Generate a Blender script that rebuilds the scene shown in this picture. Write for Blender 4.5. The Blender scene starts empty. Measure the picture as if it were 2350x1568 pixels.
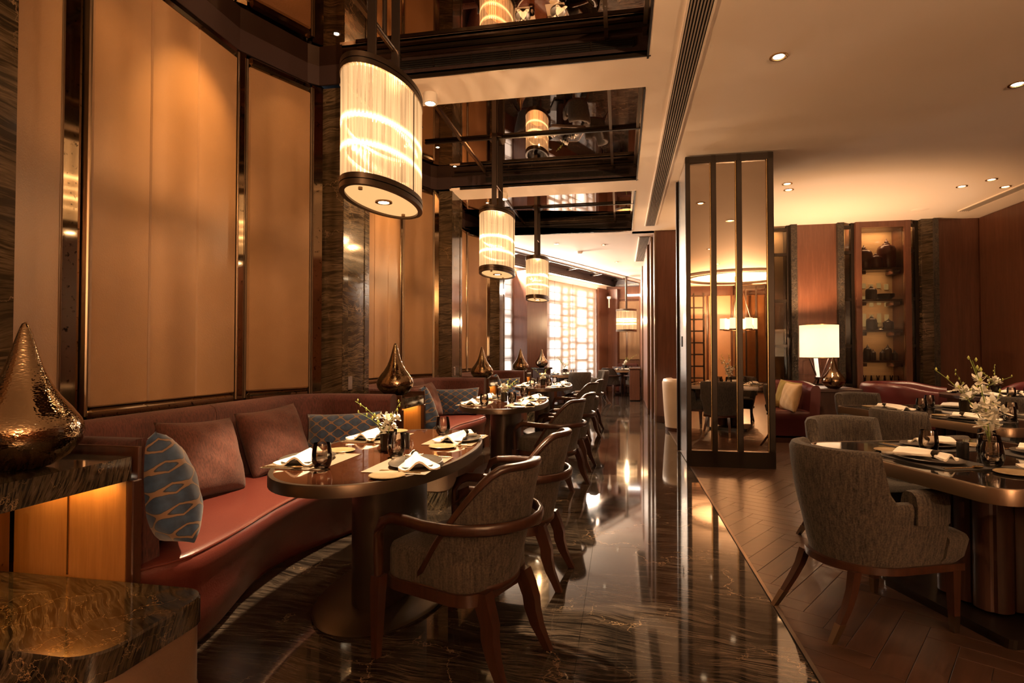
import bpy, bmesh, math, random
from math import sin, cos, pi, radians, sqrt, atan2
from mathutils import Vector, Matrix
random.seed(7)
SC = bpy.context.scene
COL = SC.collection

# ------------------------------------------------------------------ camera
H = 1.28
cam = bpy.data.cameras.new('camera'); cam.sensor_width = 36.0; cam.sensor_fit = 'HORIZONTAL'
cam.lens = 1300.0 / 2350.0 * 36.0; cam.clip_start = 0.03; cam.clip_end = 200
camo = bpy.data.objects.new('camera', cam); COL.objects.link(camo)
camo.location = (0, 0, H)
camo.rotation_euler = (radians(90 + 1.146), 0, radians(10.886))
SC.camera = camo

# ------------------------------------------------------------------ view / world
SC.view_settings.view_transform = 'Standard'
SC.view_settings.look = 'None'
SC.view_settings.gamma = 1.0
SC.view_settings.use_curve_mapping = False
SC.view_settings.exposure = 1.14
SC.cycles.transparent_max_bounces = 16
SC.cycles.max_bounces = 6
SC.cycles.diffuse_bounces = 3
SC.cycles.glossy_bounces = 4
SC.cycles.adaptive_threshold = 0.065
SC.cycles.adaptive_min_samples = 20
SC.cycles.light_sampling_threshold = 0.007
SC.cycles.sample_clamp_indirect = 6.0
W = bpy.data.worlds.new('sky'); SC.world = W; W.use_nodes = True
W.node_tree.nodes['Background'].inputs[0].default_value = (0.80, 0.86, 1.0, 1)
W.node_tree.nodes['Background'].inputs[1].default_value = 0.5

WARM = (1.0, 0.62, 0.33)
WARM2 = (1.0, 0.68, 0.42)
def aim(o, d):
    o.rotation_euler = Vector(d).to_track_quat('-Z', 'Y').to_euler()
def spot(name, loc, d, power, angle, blend=0.6, color=WARM, r=0.03, parent=None):
    l = bpy.data.lights.new(name, 'SPOT'); l.energy = power; l.spot_size = radians(angle); l.spot_blend = blend
    l.color = color; l.shadow_soft_size = r
    o = bpy.data.objects.new(name, l); COL.objects.link(o); o.location = loc; aim(o, d)
    if parent: o.parent = parent
    return o
def point(name, loc, power, color=WARM, r=0.06, parent=None):
    l = bpy.data.lights.new(name, 'POINT'); l.energy = power; l.color = color; l.shadow_soft_size = r
    o = bpy.data.objects.new(name, l); COL.objects.link(o); o.location = loc
    if parent: o.parent = parent
    return o
def area(name, loc, d, power, sx, sy, color=WARM, parent=None, rz=None):
    l = bpy.data.lights.new(name, 'AREA'); l.shape = 'RECTANGLE'; l.size = sx; l.size_y = sy
    l.energy = power; l.color = color
    o = bpy.data.objects.new(name, l); COL.objects.link(o); o.location = loc; aim(o, d)
    if parent: o.parent = parent
    return o

# plan of the far window wall (oblique to the corridor)
WD = Vector((0.42, 0.9075, 0)).normalized(); WN = Vector((WD.y, -WD.x, 0))   # WN points into the room
W0 = Vector((-1.95, 16.1, 0))
def wp(t, off=0.0, z=0.0):
    p = W0 + WD * t + WN * off
    return Vector((p.x, p.y, z))
WZ = atan2(WD.y, WD.x)
# daylight outside the two far windows
DAY = (1.0, 0.93, 0.86)
area('daylight', wp(1.2, -1.3, 1.6), (WN.x, WN.y, .35), 125, 5.2, 3.8, DAY)
area('daylight', wp(-2.6, -1.3, 1.6), (WN.x, WN.y, .35), 50, 2.0, 3.8, DAY)

# ------------------------------------------------------------------ materials
MATS = {}
class NT:
    def __init__(s, name):
        s.m = bpy.data.materials.new(name); s.m.use_nodes = True
        s.t = s.m.node_tree; s.n = s.t.nodes
        s.b = s.n['Principled BSDF']; s.out = s.n['Material Output']
        MATS[name] = s.m
    def add(s, typ, **kw):
        n = s.n.new(typ)
        for k, v in kw.items():
            if k.startswith('_'): setattr(n, k[1:], v)
        return n
    def link(s, a, b): s.t.links.new(a, b)
    def coord(s, which='Object', scale=(1, 1, 1), rot=(0, 0, 0), rnd=0.0):
        if which == 'World':
            src = s.add('ShaderNodeNewGeometry').outputs['Position']
        else:
            src = s.add('ShaderNodeTexCoord').outputs[which]
        mp = s.add('ShaderNodeMapping'); mp.inputs['Scale'].default_value = scale; mp.inputs['Rotation'].default_value = rot
        s.link(src, mp.inputs['Vector'])
        if rnd:
            oi = s.add('ShaderNodeObjectInfo'); mu = s.add('ShaderNodeMath', _operation='MULTIPLY'); mu.inputs[1].default_value = rnd
            s.link(oi.outputs['Random'], mu.inputs[0]); s.link(mu.outputs[0], mp.inputs['Location'])
        return mp.outputs[0]
    def noise(s, vec, scale, detail=3, rough=0.5, dist=0.0):
        n = s.add('ShaderNodeTexNoise'); n.inputs['Scale'].default_value = scale; n.inputs['Detail'].default_value = detail
        n.inputs['Roughness'].default_value = rough; n.inputs['Distortion'].default_value = dist
        s.link(vec, n.inputs['Vector']); return n
    def ramp(s, fac, stops):
        r = s.add('ShaderNodeValToRGB'); e = r.color_ramp.elements
        while len(e) < len(stops): e.new(0.5)
        for i, (p, c) in enumerate(stops):
            e[i].position = p; e[i].color = (*c, 1) if len(c) == 3 else c
        s.link(fac, r.inputs[0]); return r.outputs[0]
    def math(s, op, a, b=None, c=None):
        n = s.add('ShaderNodeMath', _operation=op)
        for i, v in enumerate((a, b, c)):
            if v is None: continue
            if isinstance(v, (int, float)): n.inputs[i].default_value = v
            else: s.link(v, n.inputs[i])
        return n.outputs[0]
    def mix(s, fac, a, b, typ='MIX'):
        n = s.add('ShaderNodeMixRGB', _blend_type=typ)
        for i, v in enumerate((fac, a, b)):
            if isinstance(v, (int, float)): n.inputs[i].default_value = v
            elif isinstance(v, tuple): n.inputs[i].default_value = (*v, 1)
            else: s.link(v, n.inputs[i])
        return n.outputs[0]
    def bump(s, h, strength=0.3, dist=0.01):
        b = s.add('ShaderNodeBump'); b.inputs['Strength'].default_value = strength; b.inputs['Distance'].default_value = dist
        s.link(h, b.inputs['Height']); s.link(b.outputs[0], s.b.inputs['Normal'])
    def base(s, c):
        if isinstance(c, tuple): s.b.inputs['Base Color'].default_value = (*c, 1)
        else: s.link(c, s.b.inputs['Base Color'])
    def set(s, **kw):
        for k, v in kw.items():
            s.b.inputs[k.replace('_', ' ')].default_value = v

def plain(name, col, rough=0.5, metal=0.0, **kw):
    t = NT(name); t.base(col); t.set(Roughness=rough, Metallic=metal, **kw); return t
def noisy(name, c1, c2, scale=6, rough=0.5, metal=0.0, bump=0.0, bscale=80, stretch=(1, 1, 1), **kw):
    t = NT(name); v = t.coord('Object', stretch, rnd=9.0)
    n = t.noise(v, scale, 4); t.base(t.ramp(n.outputs[0], [(0.3, c1), (0.7, c2)]))
    t.set(Roughness=rough, Metallic=metal, **kw)
    if bump:
        t.bump(t.noise(v, bscale, 3).outputs[0], bump, 0.004)
    return t
def emit(name, col, strength):
    t = NT(name); t.base((0, 0, 0)); t.b.inputs['Emission Color'].default_value = (*col, 1)
    t.b.inputs['Emission Strength'].default_value = strength; return t
def wood(name, c1, c2, axis='Z', scale=1.0, rough=0.35, rnd=7.0, which='Object', **kw):
    t = NT(name); k = 14 * scale; lo = 0.9 * scale
    st = {'Z': (k, k, lo), 'X': (lo, k, k), 'Y': (k, lo, k)}[axis]
    v = t.coord(which, st, rnd=rnd)
    n = t.noise(v, 1.6, 6, 0.6, 0.6); f = t.noise(v, 9, 3, 0.6, 0.0)
    m = t.math('ADD', t.math('MULTIPLY', n.outputs[0], 0.7), t.math('MULTIPLY', f.outputs[0], 0.3))
    t.base(t.ramp(m, [(0.32, c1), (0.52, tuple((a + b) / 2 for a, b in zip(c1, c2))), (0.68, c2)]))
    t.set(Roughness=rough, **kw); t.bump(f.outputs[0], 0.06, 0.002); return t
def marble(name, which='Object', rot=(0, 0, 0), band=14.0, vein=1.5, rough=0.07, dark=(0.013, 0.010, 0.008), light=(0.13, 0.095, 0.07), gold=(0.42, 0.28, 0.16), along=0.9):
    t = NT(name); v = t.coord(which, (1, 1, 1), rot)
    nd = t.noise(v, 0.8, 3, 0.55); sub = t.add('ShaderNodeVectorMath', _operation='MULTIPLY_ADD')
    t.link(nd.outputs['Color'], sub.inputs[0]); sub.inputs[1].default_value = (0.5, 0.5, 0.5); t.link(v, sub.inputs[2])
    def streak(k, seed, width):
        mp = t.add('ShaderNodeMapping'); mp.inputs['Scale'].default_value = (along * k, band * k, along * k); mp.inputs['Location'].default_value = (seed, seed * 1.7, seed)
        t.link(sub.outputs[0], mp.inputs['Vector'])
        n = t.noise(mp.outputs[0], 1.0, 5, 0.62)
        f = t.math('ABSOLUTE', t.math('SUBTRACT', n.outputs[0], 0.5))
        return t.ramp(f, [(0.0, (1, 1, 1)), (width * .4, (0.55,) * 3), (width, (0, 0, 0))])
    fine = t.noise(v, 2.2, 4, 0.6)
    patch = t.ramp(fine.outputs[0], [(0.35, (0.30,) * 3), (0.65, (1, 1, 1))])
    l = t.math('MULTIPLY', t.math('MAXIMUM', streak(1.0, 0.0, 0.045), t.math('MULTIPLY', streak(2.1, 3.3, 0.07), 0.7)), patch)
    c = t.mix(l, dark, light)
    nd2 = t.noise(v, 5.5, 5, 0.65); s2 = t.add('ShaderNodeVectorMath', _operation='MULTIPLY_ADD')
    t.link(nd2.outputs['Color'], s2.inputs[0]); s2.inputs[1].default_value = (0.30, 0.30, 0.30); t.link(v, s2.inputs[2])
    vo = t.add('ShaderNodeTexVoronoi', _feature='DISTANCE_TO_EDGE'); vo.inputs['Scale'].default_value = vein
    t.link(s2.outputs[0], vo.inputs['Vector'])
    crack = t.ramp(vo.outputs[0], [(0.0, (0.8,) * 3), (0.004, (0.4,) * 3), (0.010, (0, 0, 0))])
    mask = t.ramp(t.noise(v, 1.7, 4, 0.6).outputs[0], [(0.47, (0, 0, 0)), (0.62, (1, 1, 1))])
    t.base(t.mix(t.math('MULTIPLY', crack, mask), c, gold))
    t.set(Roughness=rough, IOR=1.55); return t
def fabric(name, c1, c2, rib=0.0, scale=60, rough=0.9, sheen=0.06):
    t = NT(name); v = t.coord('Object', (1, 1, 1), rnd=5.0)
    st = t.coord('Object', (3, 3, 0.6 if not rib else 0.10), rnd=5.0)
    n = t.noise(st, scale, 3, 0.7); n2 = t.noise(v, 3 if not rib else 140, 3)
    m = t.math('ADD', t.math('MULTIPLY', n.outputs[0], 0.75 if not rib else 0.6), t.math('MULTIPLY', n2.outputs[0], 0.25 if not rib else 0.4))
    t.base(t.ramp(m, [(0.36, c1), (0.62, c2)])); t.set(Roughness=rough)
    t.b.inputs['Sheen Weight'].default_value = sheen; t.b.inputs['Sheen Roughness'].default_value = 0.5
    t.bump(n.outputs[0], 0.5, 0.003); return t
def glassy(name, tint, fres=1.45, rough=0.02, gl=(1, 1, 1)):
    t = NT(name); t.n.remove(t.b)
    tr = t.add('ShaderNodeBsdfTransparent'); tr.inputs[0].default_value = (*tint, 1)
    g = t.add('ShaderNodeBsdfGlossy'); g.inputs['Roughness'].default_value = rough; g.inputs[0].default_value = (*gl, 1)
    f = t.add('ShaderNodeFresnel'); f.inputs[0].default_value = fres
    mx = t.add('ShaderNodeMixShader'); t.link(f.outputs[0], mx.inputs[0]); t.link(tr.outputs[0], mx.inputs[1]); t.link(g.outputs[0], mx.inputs[2])
    t.link(mx.outputs[0], t.out.inputs[0]); return t

marble('marble_floor', 'World', (0, 0, 0.06), 19.0, 2.6, 0.05)
marble('marble_wall', 'Object', (radians(90), radians(12), radians(12)), 11.0, 3.0, 0.10, (0.028, 0.019, 0.011), (0.15, 0.105, 0.06))
marble('marble_slab', 'Object', (0.6, 0.4, 0.5), 26.0, 6.0, 0.08, (0.017, 0.012, 0.008), (0.13, 0.095, 0.06), (0.55, 0.35, 0.16), 2.0)
wood('oak_floor', (0.027, 0.013, 0.0075), (0.072, 0.034, 0.019), 'X', 0.8, 0.32, rnd=20.0)
wood('panel_wood', (0.085, 0.030, 0.016), (0.148, 0.060, 0.033), 'Z', 1.0, 0.32)
wood('dark_wood', (0.035, 0.012, 0.007), (0.075, 0.028, 0.015), 'Z', 1.0, 0.28)
wood('chair_wood', (0.028, 0.010, 0.006), (0.058, 0.022, 0.012), 'Z', 1.3, 0.30)
wood('lattice_wood', (0.58, 0.46, 0.35), (0.66, 0.53, 0.41), 'Z', 1.0, 0.5)
wood('amber_wood', (0.24, 0.11, 0.035), (0.36, 0.175, 0.06), 'Z', 1.2, 0.35)
wood('table_wood', (0.035, 0.014, 0.009), (0.068, 0.029, 0.018), 'Z', 1.0, 0.45)
noisy('leather_tan', (0.205, 0.112, 0.052), (0.25, 0.138, 0.067), 2.2, 0.42, 0, 0.25, 130)
noisy('leather_plinth', (0.16, 0.10, 0.062), (0.20, 0.125, 0.08), 3, 0.5, 0, 0.2, 130)
noisy('leather_red', (0.110, 0.024, 0.018), (0.135, 0.031, 0.022), 3, 0.33, 0, 0.18, 140)
noisy('leather_maroon', (0.085, 0.016, 0.018), (0.105, 0.022, 0.022), 3, 0.3, 0, 0.15, 140)
noisy('leather_cream', (0.58, 0.46, 0.36), (0.66, 0.53, 0.42), 3, 0.4, 0, 0.1, 140)
fabric('fabric_red', (0.036, 0.010, 0.008), (0.105, 0.030, 0.023), scale=45)
fabric('fabric_rust', (0.038, 0.011, 0.0075), (0.110, 0.033, 0.020), scale=60)
fabric('fabric_brown', (0.012, 0.0095, 0.0075), (0.090, 0.068, 0.049), rib=1.0, scale=38)
fabric('fabric_tan', (0.36, 0.22, 0.10), (0.44, 0.28, 0.13), scale=60)
fabric('fabric_gold', (0.19, 0.13, 0.02), (0.25, 0.17, 0.03), scale=60)
plain('bronze_dark', (0.030, 0.021, 0.015), 0.34, 0.7)
plain('bronze', (0.24, 0.165, 0.105), 0.28, 0.95)
plain('bronze_mid', (0.115, 0.085, 0.062), 0.36, 0.85)
plain('bronze_edge', (0.25, 0.18, 0.125), 0.36, 0.92)
plain('brass', (0.62, 0.42, 0.20), 0.25, 1.0)
plain('steel', (0.72, 0.66, 0.60), 0.22, 1.0)
plain('lamp_bar', (0.10, 0.075, 0.06), 0.35, 0.8)
plain('black_trim', (0.012, 0.009, 0.008), 0.35)
plain('fascia_plum', (0.030, 0.017, 0.016), 0.4)
plain('white_ceiling', (0.90, 0.785, 0.68), 0.75)
plain('white_metal', (0.75, 0.70, 0.64), 0.5)
plain('grey_vent', (0.36, 0.30, 0.25), 0.5)
plain('dark_void', (0.006, 0.005, 0.005), 0.9)
plain('linen', (0.86, 0.80, 0.70), 0.85)
noisy('plate_dark', (0.045, 0.036, 0.028), (0.075, 0.058, 0.042), 14, 0.32)
noisy('plate_gold', (0.25, 0.175, 0.085), (0.34, 0.24, 0.12), 18, 0.3)
plain('tabletop_lacquer', (0.060, 0.018, 0.008), 0.06, 0.0, Coat_Weight=0.6)
noisy('tabletop_black', (0.008, 0.007, 0.007), (0.018, 0.015, 0.013), 9, 0.07)
plain('candle_black', (0.012, 0.011, 0.012), 0.3)
plain('vase_dark', (0.020, 0.015, 0.010), 0.12)
plain('stem_green', (0.20, 0.27, 0.05), 0.5)
plain('petal_white', (0.86, 0.82, 0.70), 0.6, Subsurface_Weight=0.0)
plain('bud_green', (0.42, 0.46, 0.10), 0.5)
plain('jar_red', (0.075, 0.016, 0.012), 0.3)
plain('jar_dark', (0.03, 0.02, 0.015), 0.3)
plain('chrome', (0.6, 0.52, 0.45), 0.08, 1.0)
plain('column_mirror', (0.56, 0.47, 0.39), 0.012, 1.0)
plain('coffer_mirror', (0.42, 0.31, 0.23), 0.012, 1.0)
glassy('smoke_glass', (0.86, 0.83, 0.80), 1.7)
glassy('clear_glass', (0.93, 0.92, 0.90))
glassy('cabinet_glass', (0.80, 0.74, 0.66), 1.5, 0.06)
emit('bulb', (1.0, 0.78, 0.50), 18)
emit('bulb_soft', (1.0, 0.80, 0.55), 5)
emit('lamp_ring', (1.0, 0.72, 0.42), 6)
emit('reflection_glow', (1.0, 0.62, 0.22), 0.16)  # glow colour imitating a window reflection in the cabinet
t = NT('chandelier_glass'); t.base((0.8, 0.6, 0.4)); t.b.inputs['Emission Color'].default_value = (1.0, 0.74, 0.42, 1); t.b.inputs['Emission Strength'].default_value = 1.6
emit('led_white', (1.0, 0.90, 0.78), 5)
t = NT('antique_mirror'); v = t.coord('World', (1, 1, 1))
n = t.noise(v, 34, 4, 0.6); k = t.ramp(n.outputs[0], [(0.60, (0.40, 0.31, 0.21)), (0.70, (0.05, 0.035, 0.02))])
t.base(k); t.set(Roughness=0.06, Metallic=1.0)
# hammered mercury glass of the drop vases
t = NT('hammered_bronze'); v = t.coord('Object', (1, 1, 1.6))
vo = t.add('ShaderNodeTexVoronoi', _feature='SMOOTH_F1'); vo.inputs['Scale'].default_value = 120; t.link(v, vo.inputs['Vector'])
t.base((0.36, 0.265, 0.165)); t.set(Roughness=0.05, Metallic=1.0); t.bump(vo.outputs[0], 0.30, 0.003)
# blue cushion with a gold ogee lattice
t = NT('cushion_blue'); sep = t.add('ShaderNodeSeparateXYZ')
nd = t.noise(t.coord('Object'), 30, 2); va = t.add('ShaderNodeVectorMath', _operation='MULTIPLY_ADD')
t.link(nd.outputs['Color'], va.inputs[0]); va.inputs[1].default_value = (0.006, 0, 0.006); t.link(t.coord('Object'), va.inputs[2]); t.link(va.outputs[0], sep.inputs[0])
fx = t.math('COSINE', t.math('MULTIPLY', sep.outputs[0], 2 * pi / 0.125)); fz = t.math('COSINE', t.math('MULTIPLY', sep.outputs[2], 2 * pi / 0.088))
f = t.math('ABSOLUTE', t.math('ADD', fx, fz))
nb = t.noise(t.coord('Object'), 22, 3)
blue = t.ramp(nb.outputs[0], [(0.3, (0.010, 0.030, 0.075)), (0.7, (0.036, 0.085, 0.18))])
t.base(t.mix(t.ramp(f, [(0.0, (1, 1, 1)), (0.23, (1, 1, 1)), (0.28, (0, 0, 0))]), t.mix(t.ramp(f, [(0.31, (1, 1, 1)), (0.42, (0, 0, 0))]), blue, (0.008, 0.012, 0.02)), (0.23, 0.135, 0.075)))
t.set(Roughness=0.7); t.b.inputs['Sheen Weight'].default_value = 0.5
# translucent pieces
t = NT('lamp_rod'); t.n.remove(t.b)
tr = t.add('ShaderNodeBsdfTransparent'); tr.inputs[0].default_value = (1.0, 0.90, 0.76, 1)
em = t.add('ShaderNodeEmission'); em.inputs[0].default_value = (1.0, 0.56, 0.25, 1); nv = t.noise(t.coord('Object', (1, 1, 0.02)), 55, 2); rv = t.ramp(nv.outputs[0], [(0.32, (0.20,) * 3), (0.68, (0.62,) * 3)])
sz = t.add('ShaderNodeSeparateXYZ'); t.link(t.add('ShaderNodeTexCoord').outputs['Object'], sz.inputs[0])
def peak(z, w): return t.math('POWER', 2.718, t.math('MULTIPLY', t.math('POWER', t.math('ABSOLUTE', t.math('DIVIDE', t.math('SUBTRACT', sz.outputs[2], z), w)), 2.0), -1.0))
halo = t.math('MULTIPLY', peak(.30, .17), 0.55); painted_bands = t.math('ADD', peak(.225, .013), peak(.375, .013))  # light of the inner rings painted as bands into the rods' emission
t.link(t.math('ADD', t.math('MULTIPLY', rv, t.math('ADD', halo, 1.05)), t.math('MULTIPLY', painted_bands, 2.4)), em.inputs[1])
gl = t.add('ShaderNodeBsdfGlossy'); gl.inputs['Roughness'].default_value = 0.12
m1 = t.add('ShaderNodeMixShader'); m1.inputs[0].default_value = 0.66
t.link(tr.outputs[0], m1.inputs[1]); t.link(em.outputs[0], m1.inputs[2])
m2 = t.add('ShaderNodeMixShader'); m2.inputs[0].default_value = 0.06; t.link(m1.outputs[0], m2.inputs[1]); t.link(gl.outputs[0], m2.inputs[2])
t.link(m2.outputs[0], t.out.inputs[0])
t = NT('lamp_disc'); t.base((0.30, 0.16, 0.07)); t.set(Roughness=0.5); t.b.inputs['Emission Color'].default_value = (1.0, 0.52, 0.20, 1); t.b.inputs['Emission Strength'].default_value = 0.46
t = NT('lamp_shade'); t.base((0.42, 0.35, 0.28)); t.set(Roughness=0.8); t.b.inputs['Emission Color'].default_value = (1.0, 0.80, 0.58, 1); t.b.inputs['Emission Strength'].default_value = 0.47
def transl(name, col, amount, rough=0.9):
    t = NT(name); t.n.remove(t.b)
    d = t.add('ShaderNodeBsdfDiffuse'); d.inputs[0].default_value = (*col, 1)
    s = t.add('ShaderNodeBsdfTranslucent'); s.inputs[0].default_value = (*col, 1)
    r = t.add('ShaderNodeBsdfTransparent'); r.inputs[0].default_value = (*col, 1)
    a = t.add('ShaderNodeMixShader'); a.inputs[0].default_value = 0.62; t.link(d.outputs[0], a.inputs[1]); t.link(s.outputs[0], a.inputs[2])
    b = t.add('ShaderNodeMixShader'); b.inputs[0].default_value = amount; t.link(a.outputs[0], b.inputs[1]); t.link(r.outputs[0], b.inputs[2])
    t.link(b.outputs[0], t.out.inputs[0]); return t
transl('drum_shade', (0.95, 0.86, 0.74), 0.0)
transl('sheer_blind', (0.93, 0.88, 0.81), 0.30)
# woven mat, ribbed wall fabric, chipped stone
t = NT('mat_woven'); v = t.coord('Object', (1, 1, 1)); ck = t.add('ShaderNodeTexChecker'); ck.inputs['Scale'].default_value = 260
ck.inputs[1].default_value = (0.34, 0.25, 0.16, 1); ck.inputs[2].default_value = (0.10, 0.07, 0.045, 1); t.link(v, ck.inputs[0]); t.base(ck.outputs[0]); t.set(Roughness=0.6)
t = NT('mat_dark'); v = t.coord('Object', (1, 1, 1)); ck = t.add('ShaderNodeTexChecker'); ck.inputs['Scale'].default_value = 260
ck.inputs[1].default_value = (0.075, 0.06, 0.047, 1); ck.inputs[2].default_value = (0.018, 0.015, 0.012, 1); t.link(v, ck.inputs[0]); t.base(ck.outputs[0]); t.set(Roughness=0.6)
noisy('fabric_wall', (0.33, 0.22, 0.11), (0.42, 0.29, 0.15), 60, 0.8, 0, 0.3, 200, (0.05, 1, 3))
noisy('wall_beige', (0.40, 0.26, 0.14), (0.46, 0.30, 0.17), 2, 0.8, 0)
t = NT('split_stone'); v = t.coord('Object', (1, 1, 1)); n = t.noise(v, 26, 6, 0.7, 1.5)
t.base(t.ramp(n.outputs[0], [(0.4, (0.009, 0.007, 0.006)), (0.72, (0.10, 0.068, 0.04))])); t.set(Roughness=0.5); t.bump(n.outputs[0], 1.0, 0.02)

for k_ in ('lamp_rod', 'lamp_disc', 'lamp_shade', 'bulb', 'bulb_soft', 'reflection_glow', 'led_white', 'chandelier_glass', 'lamp_ring'):
    MATS[k_].cycles.emission_sampling = 'NONE'

# ------------------------------------------------------------------ geometry helpers
class G:
    def __init__(s): s.v = []; s.f = []
    def add(s, vs, fs):
        o = len(s.v); s.v += [tuple(p) for p in vs]; s.f += [tuple(i + o for i in f) for f in fs]; return s
    def box(s, c, d, rz=0.0, ch=0.0):
        x, y, z = (k / 2 for k in d); cc, ss = cos(rz), sin(rz)
        def T(p): return (c[0] + p[0] * cc - p[1] * ss, c[1] + p[0] * ss + p[1] * cc, c[2] + p[2])
        if ch <= 0:
            vs = [T((a * x, b * y, e * z)) for a in (-1, 1) for b in (-1, 1) for e in (-1, 1)]
            return s.add(vs, [(0, 1, 3, 2), (4, 6, 7, 5), (0, 4, 5, 1), (2, 3, 7, 6), (0, 2, 6, 4), (1, 5, 7, 3)])
        ch = min(ch, x * .9, y * .9, z * .9)
        vs = []; idx = {}
        for a in (-1, 1):
            for b in (-1, 1):
                for e in (-1, 1):
                    for k in range(3):
                        p = [a * x, b * y, e * z]
                        for j in range(3):
                            if j != k: p[j] -= (a, b, e)[j] * ch
                        idx[(a, b, e, k)] = len(vs); vs.append(T(p))
        fs = []
        def q(k, fx):   # face of axis k
            o = [j for j in range(3) if j != k]; r = []
            for (m, n) in ((-1, -1), (1, -1), (1, 1), (-1, 1)):
                t = [0, 0, 0]; t[k] = fx; t[o[0]] = m; t[o[1]] = n; r.append(idx[(*t, k)])
            flip = (fx < 0) ^ (k == 1); fs.append(tuple(r[::-1] if flip else r))
        for k in range(3): q(k, -1); q(k, 1)
        for k in range(3):      # edges parallel to axis k
            o = [j for j in range(3) if j != k]
            for m in (-1, 1):
                for n in (-1, 1):
                    def I(e, kk):
                        t = [0, 0, 0]; t[k] = e; t[o[0]] = m; t[o[1]] = n; return idx[(*t, kk)]
                    r = (I(-1, o[0]), I(1, o[0]), I(1, o[1]), I(-1, o[1]))
                    flip = (m * n > 0) ^ (k == 1); fs.append(r[::-1] if flip else r)
        for a in (-1, 1):
            for b in (-1, 1):
                for e in (-1, 1):
                    r = tuple(idx[(a, b, e, k)] for k in range(3)); fs.append(r if a * b * e > 0 else r[::-1])
        return s.add(vs, fs)
    def loft(s, secs, closed=True, caps=True, loop=False):
        n = len(secs[0]); m = len(secs); o = len(s.v)
        for q in secs: s.v += [tuple(p) for p in q]
        for i in range(m if loop else m - 1):
            a = o + i * n; b = o + ((i + 1) % m) * n
            for j in range(n if closed else n - 1):
                k = (j + 1) % n; s.f.append((a + j, a + k, b + k, b + j))
        if caps and closed and not loop:
            s.f.append(tuple(o + j for j in range(n))[::-1]); s.f.append(tuple(o + (m - 1) * n + j for j in range(n)))
        return s
    def lathe(s, prof, n=24, c=(0, 0, 0), sx=1.0, sy=1.0):
        if prof[0][0] > .004 and prof[-1][0] > .004:
            return s.loft([[(c[0] + r * sx * cos(2 * pi * j / n), c[1] + r * sy * sin(2 * pi * j / n), c[2] + z) for j in range(n)] for r, z in prof], True, False, True)
        secs = [[(c[0] + r * sx * cos(2 * pi * j / n), c[1] + r * sy * sin(2 * pi * j / n), c[2] + z) for j in range(n)] for r, z in prof]
        return s.loft(secs)
    def tube(s, path, r, n=8, caps=True, sec=None, up=(0, 0, 1)):
        P = [Vector(p) for p in path]; secs = []
        for i, p in enumerate(P):
            d = (P[min(i + 1, len(P) - 1)] - P[max(i - 1, 0)]).normalized()
            u = Vector(up)
            if abs(d.dot(u)) > 0.97: u = Vector((1, 0, 0)) if up != (1, 0, 0) else Vector((0, 1, 0))
            a = d.cross(u).normalized(); b = a.cross(d).normalized()
            rr = r[i] if isinstance(r, (list, tuple)) else r
            if sec: secs.append([p + a * (x * rr) + b * (y * rr) for x, y in sec])
            else: secs.append([p + a * (rr * cos(2 * pi * j / n)) + b * (rr * sin(2 * pi * j / n)) for j in range(n)])
        return s.loft(secs, True, caps)
    def prism(s, poly, z0, z1):
        return s.loft([[(x, y, z0) for x, y in poly], [(x, y, z1) for x, y in poly]])
    def grid(s, fn, nu, nv):
        o = len(s.v)
        for i in range(nu + 1):
            for j in range(nv + 1): s.v.append(tuple(fn(i / nu, j / nv)))
        for i in range(nu):
            for j in range(nv):
                a = o + i * (nv + 1) + j; s.f.append((a, a + nv + 1, a + nv + 2, a + 1))
        return s
    def xf(s, M):
        s.v = [tuple(M @ Vector(p)) for p in s.v]; return s
    def mesh(s, name, mat, smooth=None):
        me = bpy.data.meshes.new(name); me.from_pydata(s.v, [], s.f); me.validate()
        bm = bmesh.new(); bm.from_mesh(me); bmesh.ops.recalc_face_normals(bm, faces=bm.faces); bm.to_mesh(me); bm.free()
        me.materials.append(MATS[mat])
        if smooth is not None:
            me.polygons.foreach_set('use_smooth', [True] * len(me.polygons))
            me.set_sharp_from_angle(angle=radians(smooth))
        return me
    def obj(s, name, mat, parent=None, smooth=None, loc=None, rz=0.0, label=None):
        o = bpy.data.objects.new(name, s.mesh(name, mat, smooth)); COL.objects.link(o)
        if parent: o.parent = parent
        if loc is not None: o.location = loc
        if rz: o.rotation_euler = (0, 0, rz)
        if label: o['label'] = label
        return o
def inst(name, me, parent=None, loc=(0, 0, 0), rz=0.0, rot=None):
    o = bpy.data.objects.new(name, me); COL.objects.link(o); o.location = loc
    o.rotation_euler = rot if rot else (0, 0, rz)
    if parent: o.parent = parent
    return o
def tag(o, label, cat, group=None):
    o['label'] = label; o['category'] = cat
    if group: o['group'] = group
    return o
def struct(o): o['kind'] = 'structure'; return o
def thing(name, label, cat, loc=(0, 0, 0), rz=0.0, group=None):
    o = bpy.data.objects.new(name, None); COL.objects.link(o); o.location = loc; o.rotation_euler = (0, 0, rz)
    o.empty_display_size = 0.1
    return tag(o, label, cat, group)
def kids(o): return [c for c in bpy.data.objects if c.parent == o]
def clone(root, children, loc, rz, label, group=None):
    """children: nested list [(obj, [subchildren])]"""
    r = root.copy(); COL.objects.link(r); r.location = loc; r.rotation_euler = (0, 0, rz); r['label'] = label
    if group: r['group'] = group
    def rec(lst, par):
        for o, sub in lst:
            c = o.copy(); COL.objects.link(c); c.parent = par; rec(sub, c)
    rec(children, r); return r
def tree(o, allo=None):
    return [(c, tree(c)) for c in o.children]
def rect_sec(w, h, ch=0.25):
    a, b = w / 2, h / 2; c = min(a, b) * ch * 2
    return [(-a + c, -b), (a - c, -b), (a, -b + c), (a, b - c), (a - c, b), (-a + c, b), (-a, b - c), (-a, -b + c)]
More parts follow.
